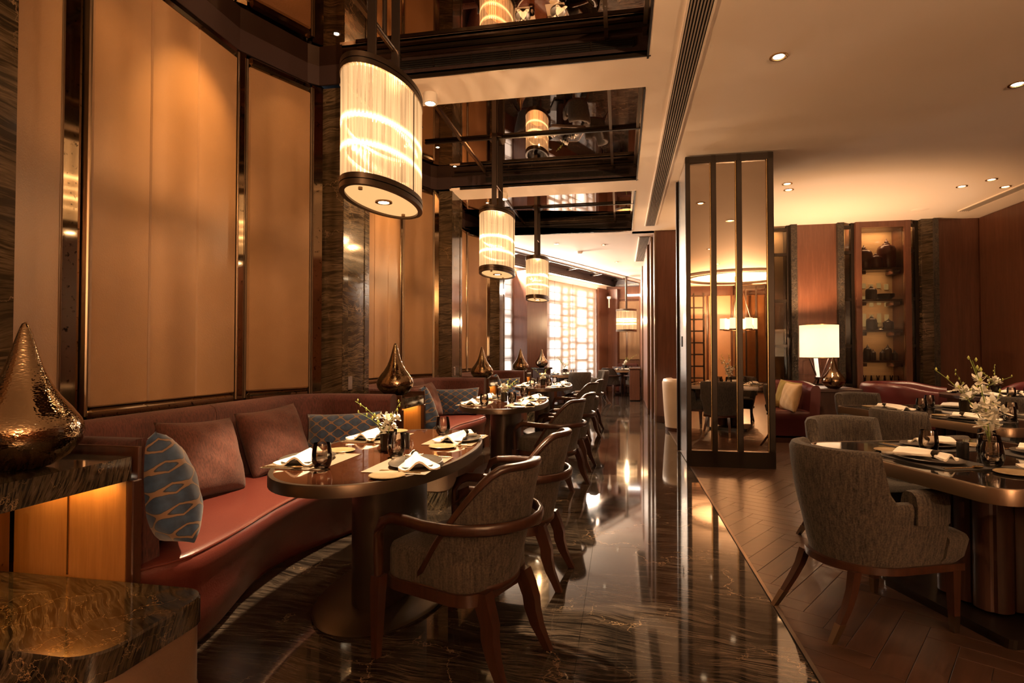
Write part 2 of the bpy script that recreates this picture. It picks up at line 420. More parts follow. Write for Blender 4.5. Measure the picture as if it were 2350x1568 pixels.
def rrect(w, d, r, n=5, cx=0, cy=0):
    pts = []
    for (sx, sy, a0) in ((1, 1, 0), (-1, 1, 90), (-1, -1, 180), (1, -1, 270)):
        for i in range(n + 1):
            a = radians(a0 + 90 * i / n); pts.append((cx + sx * (w / 2 - r) + r * cos(a), cy + sy * (d / 2 - r) + r * sin(a)))
    return pts
def sellipse(a, b, e=2.0, n=64, cx=0, cy=0):
    r = []
    for i in range(n):
        t = 2 * pi * i / n; c, s = cos(t), sin(t)
        r.append((cx + a * math.copysign(abs(c) ** (2 / e), c), cy + b * math.copysign(abs(s) ** (2 / e), s)))
    return r
def sm(x): x = max(0, min(1, x)); return x * x * (3 - 2 * x)

# ================================================================== SETTING
CE = 3.53            # ceiling
CM = 3.715            # mirrored coffer
BY = [3.09 + 3.13 * n for n in range(3)]      # bay centres along the left wall
RX, BYW = 5.87, 10.7                          # right wall, cross wall
FB = -6.5                                     # wall behind the photographer

# ---- floor
fl = struct(G().box((1.5, 7.6, -0.06), (9.6, 28.4, 0.06)).obj('floor', 'dark_void'))
sw, sd = 0.9375, 1.565
for i in range(4):
    for j in range(15):
        x = -3.0 + sw * (i + .5); y = -4.0 + sd * (j + .5)
        if i == 0:
            me = G().box((0, 0, -0.015), (sw - .0015, sd - .0015, 0.03)).mesh('marble_slab', 'marble_floor') if j == 0 else me0
            me0 = me
        inst('marble_slab', me0, fl, (x, y, 0))
G().box((0.765, 4.0, -0.0145), (0.018, 21, 0.0305)).obj('border_strip', 'bronze_edge', fl)
# far room floor beyond the marble
# herringbone oak in the right-hand room
LP, WP = 0.60, 0.12
nl = int(LP / WP); planks = []
ang = radians(45 + 12)
ca, sa = cos(ang), sin(ang)
for k in range(-110, 120):
    for m in range(-10, 11):
        for typ in (0, 1):
            if typ == 0: cx, cy, rz = k * WP + m * 2 * LP + LP / 2, k * WP + WP / 2, 0
            else: cx, cy, rz = k * WP + m * 2 * LP + WP / 2, k * WP + WP + LP / 2, pi / 2
            x = 2.5 + cx * ca - cy * sa; y = 4 + cx * sa + cy * ca
            if 0.5 < x < RX + .3 and FB - .2 < y < BYW + .2: planks.append((x, y, rz + ang))
# clip the row that meets the border strip to the strip
def clip_poly(poly, x0):
    out = []
    for i in range(len(poly)):
        a, b = poly[i], poly[(i + 1) % len(poly)]
        if a[0] >= x0: out.append(a)
        if (a[0] >= x0) != (b[0] >= x0):
            t = (x0 - a[0]) / (b[0] - a[0]); out.append((x0, a[1] + t * (b[1] - a[1])))
    return out
X0 = 0.7745
def inview(x, y):
    d = y * .982 - x * .189
    return d > 1.5 and abs((x * .982 + y * .189) / d) < 0.95
planks.sort(key=lambda p: (0 if inview(p[0], p[1]) else 1, p[0] ** 2 + p[1] ** 2))
pm = G().box((0, 0, -0.0125), (LP - .0018, WP - .0018, 0.025), 0, 0.0015).mesh('oak_plank', 'oak_floor')
rest = G(); cnt = 0
for x, y, rz in planks:
    hw, hd = (LP - .0018) / 2, (WP - .0018) / 2
    pol = [(x + a * hw * cos(rz) - b * hd * sin(rz), y + a * hw * sin(rz) + b * hd * cos(rz)) for a, b in ((-1, -1), (1, -1), (1, 1), (-1, 1))]
    if max(p[0] for p in pol) <= X0: continue
    cut = min(p[0] for p in pol) < X0
    if cut: pol = clip_poly(pol, X0)
    if cnt < 300:
        cnt += 1
        if cut:
            G().prism([(px - x, py - y) for px, py in pol], -0.025, 0.0).obj('oak_plank', 'oak_floor', fl, loc=(x, y, 0))
        else: inst('oak_plank', pm, fl, (x, y, 0), rz)
    else: rest.prism(pol, -0.025, 0.0)
o = rest.obj('oak_plank_field', 'oak_floor', fl); o['kind'] = 'stuff'

# ---- ceiling: plaster with three coffers over the oval tables and one oblique coffer
cg = G(); TH = 0.05
def slab(x0, x1, y0, y1, z=CE): cg.box(((x0 + x1) / 2, (y0 + y1) / 2, z + TH / 2), (x1 - x0, y1 - y0, TH))
XR = 0.215
cof = [(b - 1.345, b + 1.28) for b in BY]
slab(XR, RX + .2, FB, BYW + .2)
slab(-3.0, XR, FB, cof[0][0]); slab(-2.32, XR, cof[0][1], cof[1][0]); slab(-2.32, XR, cof[1][1], cof[2][0])
C0 = Vector((-2.25, 12.48, 0)); CO = Vector((WD.y, -WD.x, 0)) * -1      # coffer near edge, offset away from the camera
def cp(t, off, z): 
    p = C0 + WD * t + CO * off; return (p.x, p.y, z)
yy = cof[2][1]
# far ceiling polygon up to the oblique coffer's near edge
pA = cp(-3.0, 0, 0); pB = cp(7.2, 0, 0)
cg.prism([(-2.32, yy), (XR, yy), (XR, BYW), (2.2, BYW), (2.2, pB[1]), (pB[0], pB[1]), (pA[0], pA[1]), (-3.9, yy)], CE, CE + TH)
ceil = struct(cg.obj('ceiling', 'white_ceiling'))
G().box((1.0, 6.5, 4.02), (11.0, 27.5, .08)).obj('sky_blocker', 'dark_void', ceil)  # unseen slab added over the coffers to keep sky light out
def coffer(poly, z0=CE, z1=CM, name='coffer_side'):
    g = G(); n = len(poly)
    for i in range(n):
        a, b = poly[i], poly[(i + 1) % n]
        g.add([(a[0], a[1], z0), (b[0], b[1], z0), (b[0], b[1], z1), (a[0], a[1], z1)], [(0, 1, 2, 3)])
    return g
mb = None
for bi, (b, (c0, c1)) in enumerate(zip(BY, cof)):
    g = G()
    g.box((XR + .02, b, (CE + CM) / 2 + .02), (0.04, c1 - c0, CM - CE - .02))
    g.box((-1.04, c0 - .02, (CE + CM) / 2 + .02), (2.55, 0.04, CM - CE - .02)); g.box((-1.04, c1 + .02, (CE + CM) / 2 + .02), (2.55, 0.04, CM - CE - .02))
    g.obj('coffer_side', 'fascia_plum', ceil)
    G().box((-0.97, c1 - .006, CE + .012), (2.4, .014, .03)).obj('coffer_lip', 'bronze_dark', ceil)
    G().box((XR - .006, b, CE + .012), (.014, c1 - c0, .03)).obj('coffer_lip', 'bronze_dark', ceil)
    # linear air grilles on the cross sides
    for yq, sg in ((c1, -1), (c0, 1)):
        gr = G().box((-0.85, yq + sg * .012, CE + .112), (1.9, .012, .068)).obj('air_grille', 'dark_void', ceil)
        for k in range(4):
            G().box((-0.85, yq + sg * .022, CE + .086 + k * .0175), (1.9, .016, .006)).obj('grille_slat', 'bronze_dark', gr)
        for k in range(7):
            G().box((-1.8 + k * .3166, yq + sg * .02, CE + .112), (.012, .016, .068)).obj('grille_divider', 'bronze_dark', gr)
    # mirror panes and the bars that carry them
    ys = [c0, b - .03, c1]; xs = [-2.85, -1.78, -0.10, XR]
    for i in range(2):
        for j in range(3):
            G().box(((xs[j] + xs[j + 1]) / 2, (ys[i] + ys[i + 1]) / 2, CM + .01), (xs[j + 1] - xs[j] - .004, ys[i + 1] - ys[i] - .004, .02)).obj('mirror_pane', 'coffer_mirror', ceil)
    for xq in (-1.78, -.10, XR - .03):
        G().box((xq, b, CM - .012), (.03, c1 - c0, .022)).obj('mirror_bar', 'bronze', ceil)
    for yq in (c0 + .1, b - .03, c1 - .14):
        G().box((-1.0, yq, CM - .016), (2.42, .032, .022)).obj('mirror_bar', 'bronze_dark', ceil)
    # small grille / lintel over pilaster is part of the wall
# oblique far coffer
q = [cp(-3.0, 0, 0), cp(7.2, 0, 0), cp(7.2, 1.08, 0), cp(-3.0, 1.08, 0)]
coffer(q, CE - .02, CM).obj('coffer_side', 'fascia_plum', ceil)
g = G(); g.add([cp(-3.0, 0, CM), cp(7.2, 0, CM), cp(7.2, 1.08, CM), cp(-3.0, 1.08, CM)], [(0, 1, 2, 3)]); g.obj('mirror_pane', 'coffer_mirror', ceil)
g = G(); g.prism([cp(-3.0, 1.08, 0)[:2], cp(8.2, 1.08, 0)[:2], cp(8.2, 1.6, 0)[:2], cp(-3.0, 1.6, 0)[:2]], CE - .02, CE + .03); g.obj('soffit', 'white_ceiling', ceil)
g = G(); g.prism([cp(7.2, -.2, 0)[:2], cp(10.5, -2.2, 0)[:2], cp(10.5, 1.2, 0)[:2], cp(7.2, 1.2, 0)[:2]], CE, CE + .05); g.obj('soffit', 'white_ceiling', ceil)
for k in range(7):
    a, c = Vector(cp(-2.4 + k * 1.5, 0, CM - .02)), Vector(cp(-2.4 + k * 1.5 + .4, 1.08, CM - .02))
    G().tube([a, c], 0.018, sec=rect_sec(2, 1)).obj('mirror_bar', 'bronze_dark', ceil)
for off in (0.015, 1.065):
    G().tube([Vector(cp(-3.0, off, CE - .0)), Vector(cp(7.2, off, CE - .0))], 0.02, sec=rect_sec(1, 2)).obj('coffer_lip', 'bronze_dark', ceil)
G().tube([Vector(cp(-3.0, -.22, CE - .004)), Vector(cp(7.2, -.22, CE - .004))], 0.02, sec=rect_sec(7, .5)).obj('slot_diffuser', 'grey_vent', ceil)

# slot air diffusers in the plaster
def diffuser(x0, x1, y0, y1, ns, label):
    g = G().box(((x0 + x1) / 2, (y0 + y1) / 2, CE + .0), (x1 - x0, y1 - y0, .012)).obj('air_diffuser', 'dark_void', ceil)
    w = (x1 - x0) / ns
    for k in range(ns + 1):
        G().box((x0 + k * w, (y0 + y1) / 2, CE - .008), (.009 if 0 < k < ns else .016, y1 - y0, .014)).obj('diffuser_slat', 'grey_vent' if 0 < k < ns else 'white_ceiling', g)
diffuser(0.43, 0.60, 2.2, 10.25, 8, 'a')
diffuser(0.36, 0.56, 11.2, 14.2, 8, 'b')
diffuser(5.25, 5.42, 5.0, 10.1, 6, 'c')

# ---- left wall: niches of leather panels between marble pilasters
wl = struct(G().box((-2.95, 2.2, 1.9), (0.14, 18.0, 4.0)).obj('wall_left', 'fascia_plum'))
def strip(name, a, b, z0, z1, th, mat, ch=0.0, off=0.0, smooth=None):
    """upright slab over plan segment a-b, thickness to the room side (right of a->b)"""
    a, b = Vector((*a, 0)), Vector((*b, 0)); d = b - a; L = d.length; d.normalize(); n = Vector((d.y, -d.x, 0))
    c = (a + b) / 2 + n * (off + th / 2)
    g = G().box((0, 0, (z1 - z0) / 2), (L, th, z1 - z0), 0, ch)
    return g.obj(name, mat, wl, loc=(c.x, c.y, z0), rz=atan2(d.y, d.x), smooth=smooth)
PZ0, PZ1 = 0.99, 3.45
seen = set()
for bi, b in enumerate(BY):
    y = lambda v: b + v
    main_a, main_b = (-2.80, y(-.575)), (-2.80, y(.575))
    f_a, f_b = (-2.785, y(.715)), (-2.565, y(1.205))       # far angled panel
    n_a, n_b = (-2.565, y(-1.205)), (-2.745, y(-.805))     # near angled panel
    # backing that follows the niche
    out = [(-2.30, y(-1.31)), (-2.52, y(-1.31)), (-2.60, y(-1.225)), (-2.83, y(-.66)), (-2.83, y(.66)), (-2.60, y(1.225)), (-2.52, y(1.31)), (-2.30, y(1.31))]
    for i in range(len(out) - 1):
        if i not in (0, 6): strip('niche_back', out[i], out[i + 1], 0.0, CE, 0.012, 'black_trim' if i not in (0, 6) else 'marble_wall', off=-0.012)
        strip('fascia', out[i], out[i + 1], CE + .02, CM, 0.02, 'fascia_plum', off=.012)
    # leather panels
    for k in range(3):
        strip('leather_panel', (-2.80, y(-.575 + k * .3833)), (-2.80, y(-.575 + (k + 1) * .3833 - .002)), PZ0, PZ1, 0.045, 'leather_tan', 0.008)
    strip('leather_panel', f_a, f_b, PZ0, PZ1, 0.045, 'leather_tan', 0.012)
    strip('leather_panel', n_a, n_b, PZ0, PZ1, 0.045, 'leather_tan', 0.012)
    # bronze bead frames beside the panels
    for p, q_ in (((-2.80, y(-.60)), (-2.80, y(-.58))), ((-2.80, y(.58)), (-2.80, y(.60)))):
        strip('bead', p, q_, PZ0 - .05, PZ1 + .05, 0.05, 'bronze', 0.006)
    d = Vector((.22, .49, 0)).normalized()
    for sgn, (p, q_) in ((1, (f_a, f_b)), (-1, (n_a, n_b))):
        dx, dy = q_[0] - p[0], q_[1] - p[1]; L = math.hypot(dx, dy); dx /= L; dy /= L
        for k, w in ((0.004, 0.016), (0.024, 0.012)):
            strip('bead', (p[0] - dx * (k + w), p[1] - dy * (k + w)), (p[0] - dx * k, p[1] - dy * k), PZ0 - .05, PZ1 + .05, 0.04, 'bronze_edge' if k < .01 else 'bronze', 0.004)
            strip('bead', (q_[0] + dx * k, q_[1] + dy * k), (q_[0] + dx * (k + w), q_[1] + dy * (k + w)), PZ0 - .05, PZ1 + .05, 0.04, 'bronze_edge' if k < .01 else 'bronze', 0.004)
    # antique mirror strips
    for p, q_ in (((-2.828, y(.607)), (-2.768, y(.683))), ((-2.826, y(-.775)), (-2.803, y(-.605))), ((-2.55, y(1.235)), (-2.49, y(1.305))), ((-2.49, y(-1.305)), (-2.55, y(-1.235)))):
        strip('mirror_strip', p, q_, 0.9, CE, 0.012, 'antique_mirror')
    # bevelled mirror trim above and below the panels
    for (p, q_) in ((main_a, main_b), (f_a, f_b), (n_a, n_b)):
        strip('mirror_trim', p, q_, PZ1 + .006, CE - .004, 0.05, 'antique_mirror', 0.02)
        strip('mirror_trim', p, q_, PZ0 - .075, PZ0 - .006, 0.05, 'antique_mirror', 0.02)
    strip('ledge', (-2.80, y(-1.2)), (-2.80, y(1.2)), 0.885, 0.915, 0.1, 'marble_wall')
for k in range(4):                       # pilasters
    yc = BY[0] - 1.565 + 3.13 * k
    G().box((0, 0, CE / 2), (0.50, 0.51, CE)).obj('marble_pilaster', 'marble_wall', wl, loc=(-2.551, yc, 0))
    for s in (-1, 1):
        G().box((0, 0, CE / 2), (0.006, 0.09, CE)).obj('marble_facing', 'marble_wall', wl, loc=(-2.297, yc + s * .205, 0))
    G().box((0, 0, .19), (0.03, 0.51, .17)).obj('lintel', 'fascia_plum', wl, loc=(-2.30, yc, CE - .10))
    G().box((0, 0, 0), (0.004, .075, .115), 0, .0015).obj('socket_plate', 'steel', wl, loc=(-2.292, yc - .12, 1.02)) if k in (1, 2) else None
# plain wall behind the photographer on this side
for k in range(6):
    strip('leather_panel', (-2.86, -6.4 + k * 1.2), (-2.86, -5.25 + k * 1.2), 0.3, 3.4, .04, 'leather_tan', .01)

# ---- far window wall, oblique
def wslab(name, t0, t1, o0, o1, z0, z1, mat, parent=None, ch=0.0):
    c = wp((t0 + t1) / 2, (o0 + o1) / 2, z0)
    return G().box((0, 0, (z1 - z0) / 2), (t1 - t0, o1 - o0, z1 - z0), 0, ch).obj(name, mat, parent, loc=c, rz=WZ)
wf = struct(wslab('wall_far', -5.0, -3.4, -.20, 0, 0, 3.6, 'panel_wood'))
wa = wslab('window_head', -5.0, 5.2, -.25, 0.0, 3.36, 3.7, 'white_ceiling'); struct(wa); wa.name = 'trim_1'
ws = wslab('window_apron', -5.0, 5.2, -.25, 0.0, 0, .42, 'panel_wood'); struct(ws); ws.name = 'trim_2'
struct(wslab('wall_pier_1', -1.85, -.9, -.30, .42, 0, 3.4, 'panel_wood'))
struct(wslab('wall_pier_2', 2.85, 5.4, -.30, .06, 0, 3.4, 'panel_wood'))
struct(wslab('wall_pier_3', 3.5, 4.1, 0.0, .40, 0, 3.4, 'panel_wood'))
def window(idx, t0, t1):
    w = bpy.data.objects.new('window_%d' % idx, None); COL.objects.link(w); struct(w)
    z0, z1 = .40, 3.36
    t = t0 + .02; k = 0; pat = (.26, .26, .58); BAR = .17
    wslab('lattice_rail', t0, t1, -.110, -.080, z1 - .16, z1, 'lattice_wood', w); wslab('lattice_rail', t0, t1, -.110, -.080, z0, z0 + .06, 'lattice_wood', w)
    while t < t1 - .1:
        c = min(t + pat[k % 3], t1)
        if c < t1: wslab('lattice_stile', c, min(c + BAR, t1), -.110, -.080, z0, z1 - .16, 'lattice_wood', w)
        per, hb = (.54, .09) if pat[k % 3] > .5 else (.205, .07)
        zz = z1 - .16 - per * (1 if k % 2 else .82)
        while zz > z0 + .12:
            wslab('lattice_rail', t, c, -.110, -.080, zz - hb / 2, zz + hb / 2, 'lattice_wood', w); zz -= per
        t = c + BAR; k += 1
    # roman blind in horizontal folds
    nz = 9
    for j in range(nz):
        za, zb = z0 + .02 + (z1 - z0 - .02) * j / nz, z0 + .02 + (z1 - z0 - .02) * (j + 1) / nz
        g = G(); c = wp((t0 + t1) / 2, -.04, za)
        L = t1 - t0; hh = zb - za
        g.grid(lambda u, v: ((u - .5) * L, -.012 * sin(pi * v), v * hh * .995), 12, 4)
        g.obj('blind_fold', 'sheer_blind', w, loc=c, rz=WZ, smooth=60)
        G().box((0, .004, 0), (L, .006, .008)).obj('blind_batten', 'bronze', w, loc=c, rz=WZ)
    for tt in (t0 + .02, t0 + (t1 - t0) * .3, t0 + (t1 - t0) * .58, t1 - .02):
        wslab('blind_cord', tt, tt + .006, -.03, -.024, z0, z1, 'bronze', w)
window(1, -3.4, -1.85); window(2, -.9, 2.85)
# end wall with leather panels and bench
EY = 19.3
we = struct(G().box((0.4, EY + .1, 1.75), (2.6, .2, 3.5)).obj('wall_end', 'panel_wood'))
for a, c in ((-.28, .17), (.22, .66)):
    G().box((0, 0, 0), (c - a, .04, 1.95), 0, .01).obj('leather_panel', 'leather_tan', we, loc=((a + c) / 2, EY - .02, 2.03))
G().box((0.2, EY - .02, 3.1), (1.2, .05, .07)).obj('cornice_trim', 'panel_wood', we)
G().box((0.42, EY - .06, 3.20), (.42, .04, .06)).obj('cove_light', 'led_white', we)
for t_, L_ in ((1.0, 3.4), (-2.6, 1.4)):
    area('far_ceiling_fill', wp(t_, .10, 3.30), (WN.x, WN.y, .35), 260, L_, .05, (1.0, .80, .6))  # added lights without a fixture, to brighten the far ceiling

# ---- corridor right side: stepped wood wall
for i, (x0, y0, y1) in enumerate(((0.62, 10.72, 11.3), (0.585, 11.3, 12.0), (0.545, 12.0, 13.2), (0.56, 13.2, 14.8), (0.55, 15.0, 16.4), (0.60, 16.4, 19.6))):
    w = struct(G().box((0, 0, CE / 2), (2.4 - x0, y1 - y0 - .02, CE)).obj('wall_corridor_%d' % (i + 1), 'panel_wood', loc=((2.4 + x0) / 2, (y0 + y1) / 2, 0)))
    G().box((0, 0, 0), (.03, .03, CE)).obj('corner_bead', 'bronze_edge' if i % 2 else 'bronze', w, loc=(x0 - (2.4 + x0) / 2 + .005, -(y1 - y0) / 2 + .01, CE / 2))
    G().box((0, 0, .06), (2.4 - x0 + .012, y1 - y0 - .01, .12)).obj('skirting', 'dark_wood', w)

# ---- column with tall mirrors
colm = struct(G().box((1.20, 7.2, CE / 2), (0.86, 0.94, CE - .02)).obj('wall_column', 'dark_wood'))
cx0, cx1, cy0 = 0.728, 1.668, 6.70
posts = [(cx0, cx0 + .052), (1.005, 1.062), (1.278, 1.335), (cx1 - .062, cx1)]
for a, c in posts:
    G().box((0, 0, 0), (c - a, .05, CE - .03), 0, .004).obj('frame_post', 'bronze_dark', colm, loc=((a + c) / 2, cy0 + .0, CE / 2))
G().box((1.198, cy0, CE - .055), (cx1 - cx0, .05, .07)).obj('frame_rail', 'bronze_dark', colm)
G().box((1.198, cy0, .09), (cx1 - cx0, .05, .18)).obj('frame_rail', 'bronze_dark', colm)
for i in range(3):
    a, c = posts[i][1], posts[i + 1][0]
    G().box((0, 0, 0), (c - a, .012, CE - .27)).obj('mirror_pane', 'column_mirror', colm, loc=((a + c) / 2, cy0 + .02, (CE - .27) / 2 + .18))
    G().box((c - .004, cy0 + .005, CE / 2 + .05), (.008, .02, CE - .27)).obj('bevel_glint', 'brass', colm)  # brass line stands in for the bevel reflection at the pane edge
G().box((0, 0, CE / 2), (.02, .90, CE - .02)).obj('metal_cladding', 'steel', colm, loc=(cx0 + .03, 7.2, 0))
G().box((0, 0, CE / 2), (.06, .07, CE - .02)).obj('frame_post', 'bronze_dark', colm, loc=(cx0 + .02, 7.70, 0))
G().box((0, 0, CE / 2), (.03, .95, CE - .02)).obj('frame_post', 'bronze_dark', colm, loc=(cx1 - .01, 7.2, 0))
th = G().box((0, 0, 0), (.012, .09, .13), 0, .004).obj('thermostat', 'bronze_dark', colm, loc=(cx0 + .016, 7.32, 1.42))

# ---- cross wall with display cabinets, right wall, wall behind
wb = struct(G().box((3.9, BYW + .55, CE / 2), (4.4, .1, CE)).obj('wall_back', 'dark_wood'))
def bw(name, x0, x1, y0, y1, z0, z1, mat, par=None, ch=0.0):
    return G().box((0, 0, 0), (x1 - x0, y1 - y0, z1 - z0), 0, ch).obj(name, mat, par or wb, loc=((x0 + x1) / 2, (y0 + y1) / 2, (z0 + z1) / 2))
bw('wood_panel', 3.03, 3.68, BYW, BYW + .5, 0, CE, 'panel_wood'); 
for k in range(3): bw('panel_reveal', 3.03, 3.68, BYW - .004, BYW + .01, .9 + k * 0.0 + .0, .905, 'dark_wood') if k == 0 else None
bw('stone_post', 2.93, 3.03, BYW - .08, BYW + .5, 0, CE, 'split_stone'); bw('stone_post', 3.68, 3.78, BYW - .08, BYW + .5, 0, CE, 'split_stone')
bw('marble_post', 4.96, 5.17, BYW - .10, BYW + .5, 0, CE, 'marble_wall'); bw('stone_post', 5.13, 5.20, BYW - .14, BYW + .5, 0, CE, 'split_stone')
bw('wood_panel', 5.20, 5.87, BYW, BYW + .5, 0, CE, 'panel_wood')
bw('wood_panel', 1.6, 2.45, BYW, BYW + .5, 0, CE, 'panel_wood')
SH = [2.75, 2.205, 1.68, 1.146, 0.72]
def cabinet(x0, x1, wide):
    bw('cabinet_lining', x0, x1, BYW + .42, BYW + .46, 0.3, CE, 'fabric_wall')
    if wide:
        for a, c in ((x0 - .09, x0), (x1, x1 + .09)): bw('cabinet_frame', a, c, BYW - .06, BYW + .45, 0, CE, 'panel_wood')
        bw('cabinet_frame', x0, x1, BYW - .055, BYW + .45, CE - .10, CE, 'panel_wood')
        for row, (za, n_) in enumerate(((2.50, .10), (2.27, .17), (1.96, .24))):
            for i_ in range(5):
                bw('painted_reflection', x0 + .05 + i_ * .122, x0 + .115 + i_ * .122, BYW + .405, BYW + .418, za - n_ + (.03 if i_ % 2 else 0), za + (.02 if i_ % 2 else 0), 'reflection_glow')  # glowing tiles imitate the lit lattice window's reflection on the lining
        for z in SH:
            s = bw('shelf', x0, x1, BYW + .06, BYW + .42, z - .035, z, 'dark_wood')
            for xx in (x0 + .07, x1 - .07): G().box((xx - (x0 + x1) / 2, 0, -.055), (.10, .3, .06)).obj('shelf_bracket', 'dark_wood', s)
        bw('glass_door', x0 + .002, x1 - .002, BYW + .0, BYW + .006, .3, CE - .1, 'cabinet_glass')
    else:
        for a, c in ((x0 - .02, x0 + .015), (x1 - .05, x1)): bw('cabinet_frame', a, c, BYW + .01, BYW + .10, 0, CE, 'bronze_dark')
        for z in [3.46, 3.02, 2.2, 1.40, .72]: bw('cabinet_bar', x0, x1, BYW + .02, BYW + .09, z - .025, z + .025, 'bronze_dark')
        bw('glass_door', x0, x1, BYW + .04, BYW + .046, .3, CE, 'cabinet_glass')
    bw('cabinet_base', x0, x1, BYW + .0, BYW + .42, 0, .30, 'dark_wood')
cabinet(4.06, 4.73, True); cabinet(3.79, 3.97, False); cabinet(4.83, 4.96, False); cabinet(2.45, 2.93, False)
area('cabinet_light', (4.4, BYW + .25, CE - .12), (0, .25, -1), 3, .5, .2, WARM); area('cabinet_light', (4.4, BYW + .2, 2.70), (0, .3, -1), 1.6, .5, .15, WARM)
area('cabinet_light', (4.4, BYW + .2, 2.16), (0, .3, -1), 1.3, .5, .15, WARM)
area('cabinet_light', (4.4, BYW + .2, 1.63), (0, .3, -1), .9, .5, .15, WARM); area('cabinet_light', (4.4, BYW + .2, 1.10), (0, .3, -1), .6, .5, .15, WARM)
area('cabinet_light', (2.7, BYW + .25, CE - .05), (0, .25, -1), 2, .3, .2, WARM); area('cabinet_light', (3.88, BYW + .25, CE - .05), (0, .25, -1), 1.2, .12, .2, WARM)
area('cabinet_light', (4.9, BYW + .25, CE - .05), (0, .25, -1), 1, .1, .2, WARM)
wr = struct(G().box((RX + .08, 2.1, CE / 2), (.16, 17.4, CE)).obj('wall_right', 'panel_wood'))
for k in range(12):
    G().box((0, 0, 0), (.02, 1.38, CE - .02), 0, .002).obj('wood_panel', 'panel_wood', wr, loc=(RX - .008, BYW - .72 - k * 1.4, CE / 2))
wk = struct(G().box((1.5, FB - .1, CE / 2), (9.2, .2, CE)).obj('wall_behind', 'dark_wood'))
for k in range(7):
    G().box((0, 0, 0), (.72, .05, 2.9), 0, .02).obj('leather_panel', 'leather_tan', wk, loc=(.9 + k * .78, FB + .03, 1.75))

# ceiling lamps in the plaster
def downlight(x, y, power, ang=75, d=(0, 0, -1), label='', z=CE, r=.05):
    t = thing('downlight', label, 'light', (x, y, z), 0, 'recessed ceiling downlights')
    g = G(); g.lathe([(r + .016, -.006), (r + .016, 0.0), (r, 0.0), (r, -.006)], 20); g.obj('ring', 'brass', t, 40)
    g = G(); g.lathe([(0.001, -.002), (r * .78, -.002), (r * .78, .0), (.001, .0)], 16); g.obj('bulb', 'bulb_soft', t)
    spot('downlight_beam', (0, 0, -.02), d, power, ang, .7, WARM2 if power < 1 else WARM, .03, t)
    return t
DL = [(1.185, 4.564, 70, 'bright recessed downlight in the ceiling above the mirrored column'), (3.268, 5.412, 70, 'recessed downlight at the right edge of the ceiling')]
for x, y, p, l in DL: downlight(x, y, p, 80, label=l)
downlight(1.83, 3.30, 42, 60, label='recessed downlight over the nearest square table')
downlight(3.05, 4.2, 60, 80, label='recessed downlight over the second square table')
for i, (px, py, l) in enumerate(((4.53, 8.62, 'left one of the paired downlights before the display cabinet'), (4.73, 8.35, 'right one of the paired downlights before the display cabinet'), (5.12, 8.75, 'single downlight beside the ceiling slot by the right wall'), (5.2, 7.6, 'downlight closest to the right wall'), (2.18, 8.05, 'left of two downlights just right of the mirrored column'), (2.28, 8.35, 'right of two downlights just right of the mirrored column'))):
    downlight(px, py, 45, 75, label=l)
for i, (px, py) in enumerate(((1.9, .6), (4.2, 1.2), (2.4, -1.6), (4.4, -2.2))):
    downlight(px, py, 60, 85, label='recessed downlight in the ceiling behind the camera side, number %s from the aisle' % ('one', 'two', 'three', 'four')[i])
sp = G(); sp.lathe([(.001, -.004), (.11, -.004), (.12, 0), (.001, 0)], 28)
tag(sp.obj('ceiling_speaker', 'white_ceiling', None, 30, (4.62, 9.9, CE)), 'flush round speaker cover in the ceiling near the display cabinet', 'speaker')
for i, (px, py) in enumerate(((-.35, 11.9), (-.1, 14.2), (-1.3, 11.6))):  # extra downlights added to brighten the far ceiling
    downlight(px, py, 60, 100, r=.03, label='%s added fill downlight in the pale ceiling beyond the third pendant' % ('middle', 'farthest', 'left')[i])
# surface spots on the plaster beams between the coffers
for i, yq in enumerate((4.66, 7.79)):
    t = thing('ceiling_spot', ('white surface mounted ceiling spot beside the nearest pendant lamp', 'white surface mounted ceiling spot above the second pendant lamp')[i], 'light', (-1.62, yq, CE))
    g = G(); g.lathe([(.062, -.085), (.062, 0), (.001, 0), (.001, -.03), (.045, -.03), (.045, -.085)], 24); g.obj('housing', 'white_metal', t, 40)
    g = G(); g.lathe([(.001, -.083), (.030, -.083), (.030, -.07), (.001, -.07)], 16); g.obj('bulb', 'bulb', t)
    spot('spot_beam', (0, 0, -.10), (-.25, 0, -1), 60, 75, .6, WARM, .03, t)
# wall washers hidden in each coffer
for i, b in enumerate(BY):
    for s, pw in ((-.45, 8), (.15, 70), (.85, 5)):
        t = thing('coffer_spot', '%s gimbal spot inside the %s mirrored coffer' % ({-.45: 'near', .15: 'middle', .85: 'far'}[s], ('first', 'second', 'third')[i]), 'light', (-2.12, b + s, CM))
        g = G(); g.lathe([(.024, -.006), (.032, -.004), (.032, .0), (.024, .0)], 14); g.obj('housing', 'black_trim', t, 40)
        g = G(); g.lathe([(.001, -.004), (.018, -.004), (.018, -.001), (.001, -.001)], 12); g.obj('bulb', 'bulb', t)
        spot('wash_beam', (0, 0, -.03), (-.50, .1 if s > .5 else -.02, -.9), pw, 58, .9, (1.0, 0.53, 0.16), .03, t)
# smoke detector and camera at the far end
t = G(); t.lathe([(.001, -.05), (.05, -.05), (.075, -.02), (.075, 0), (.001, 0)], 18); tag(t.obj('smoke_detector', 'white_metal', None, 40, (-.9, 12.6, CE)), 'white smoke detector on the plaster ceiling behind the third pendant', 'detector')

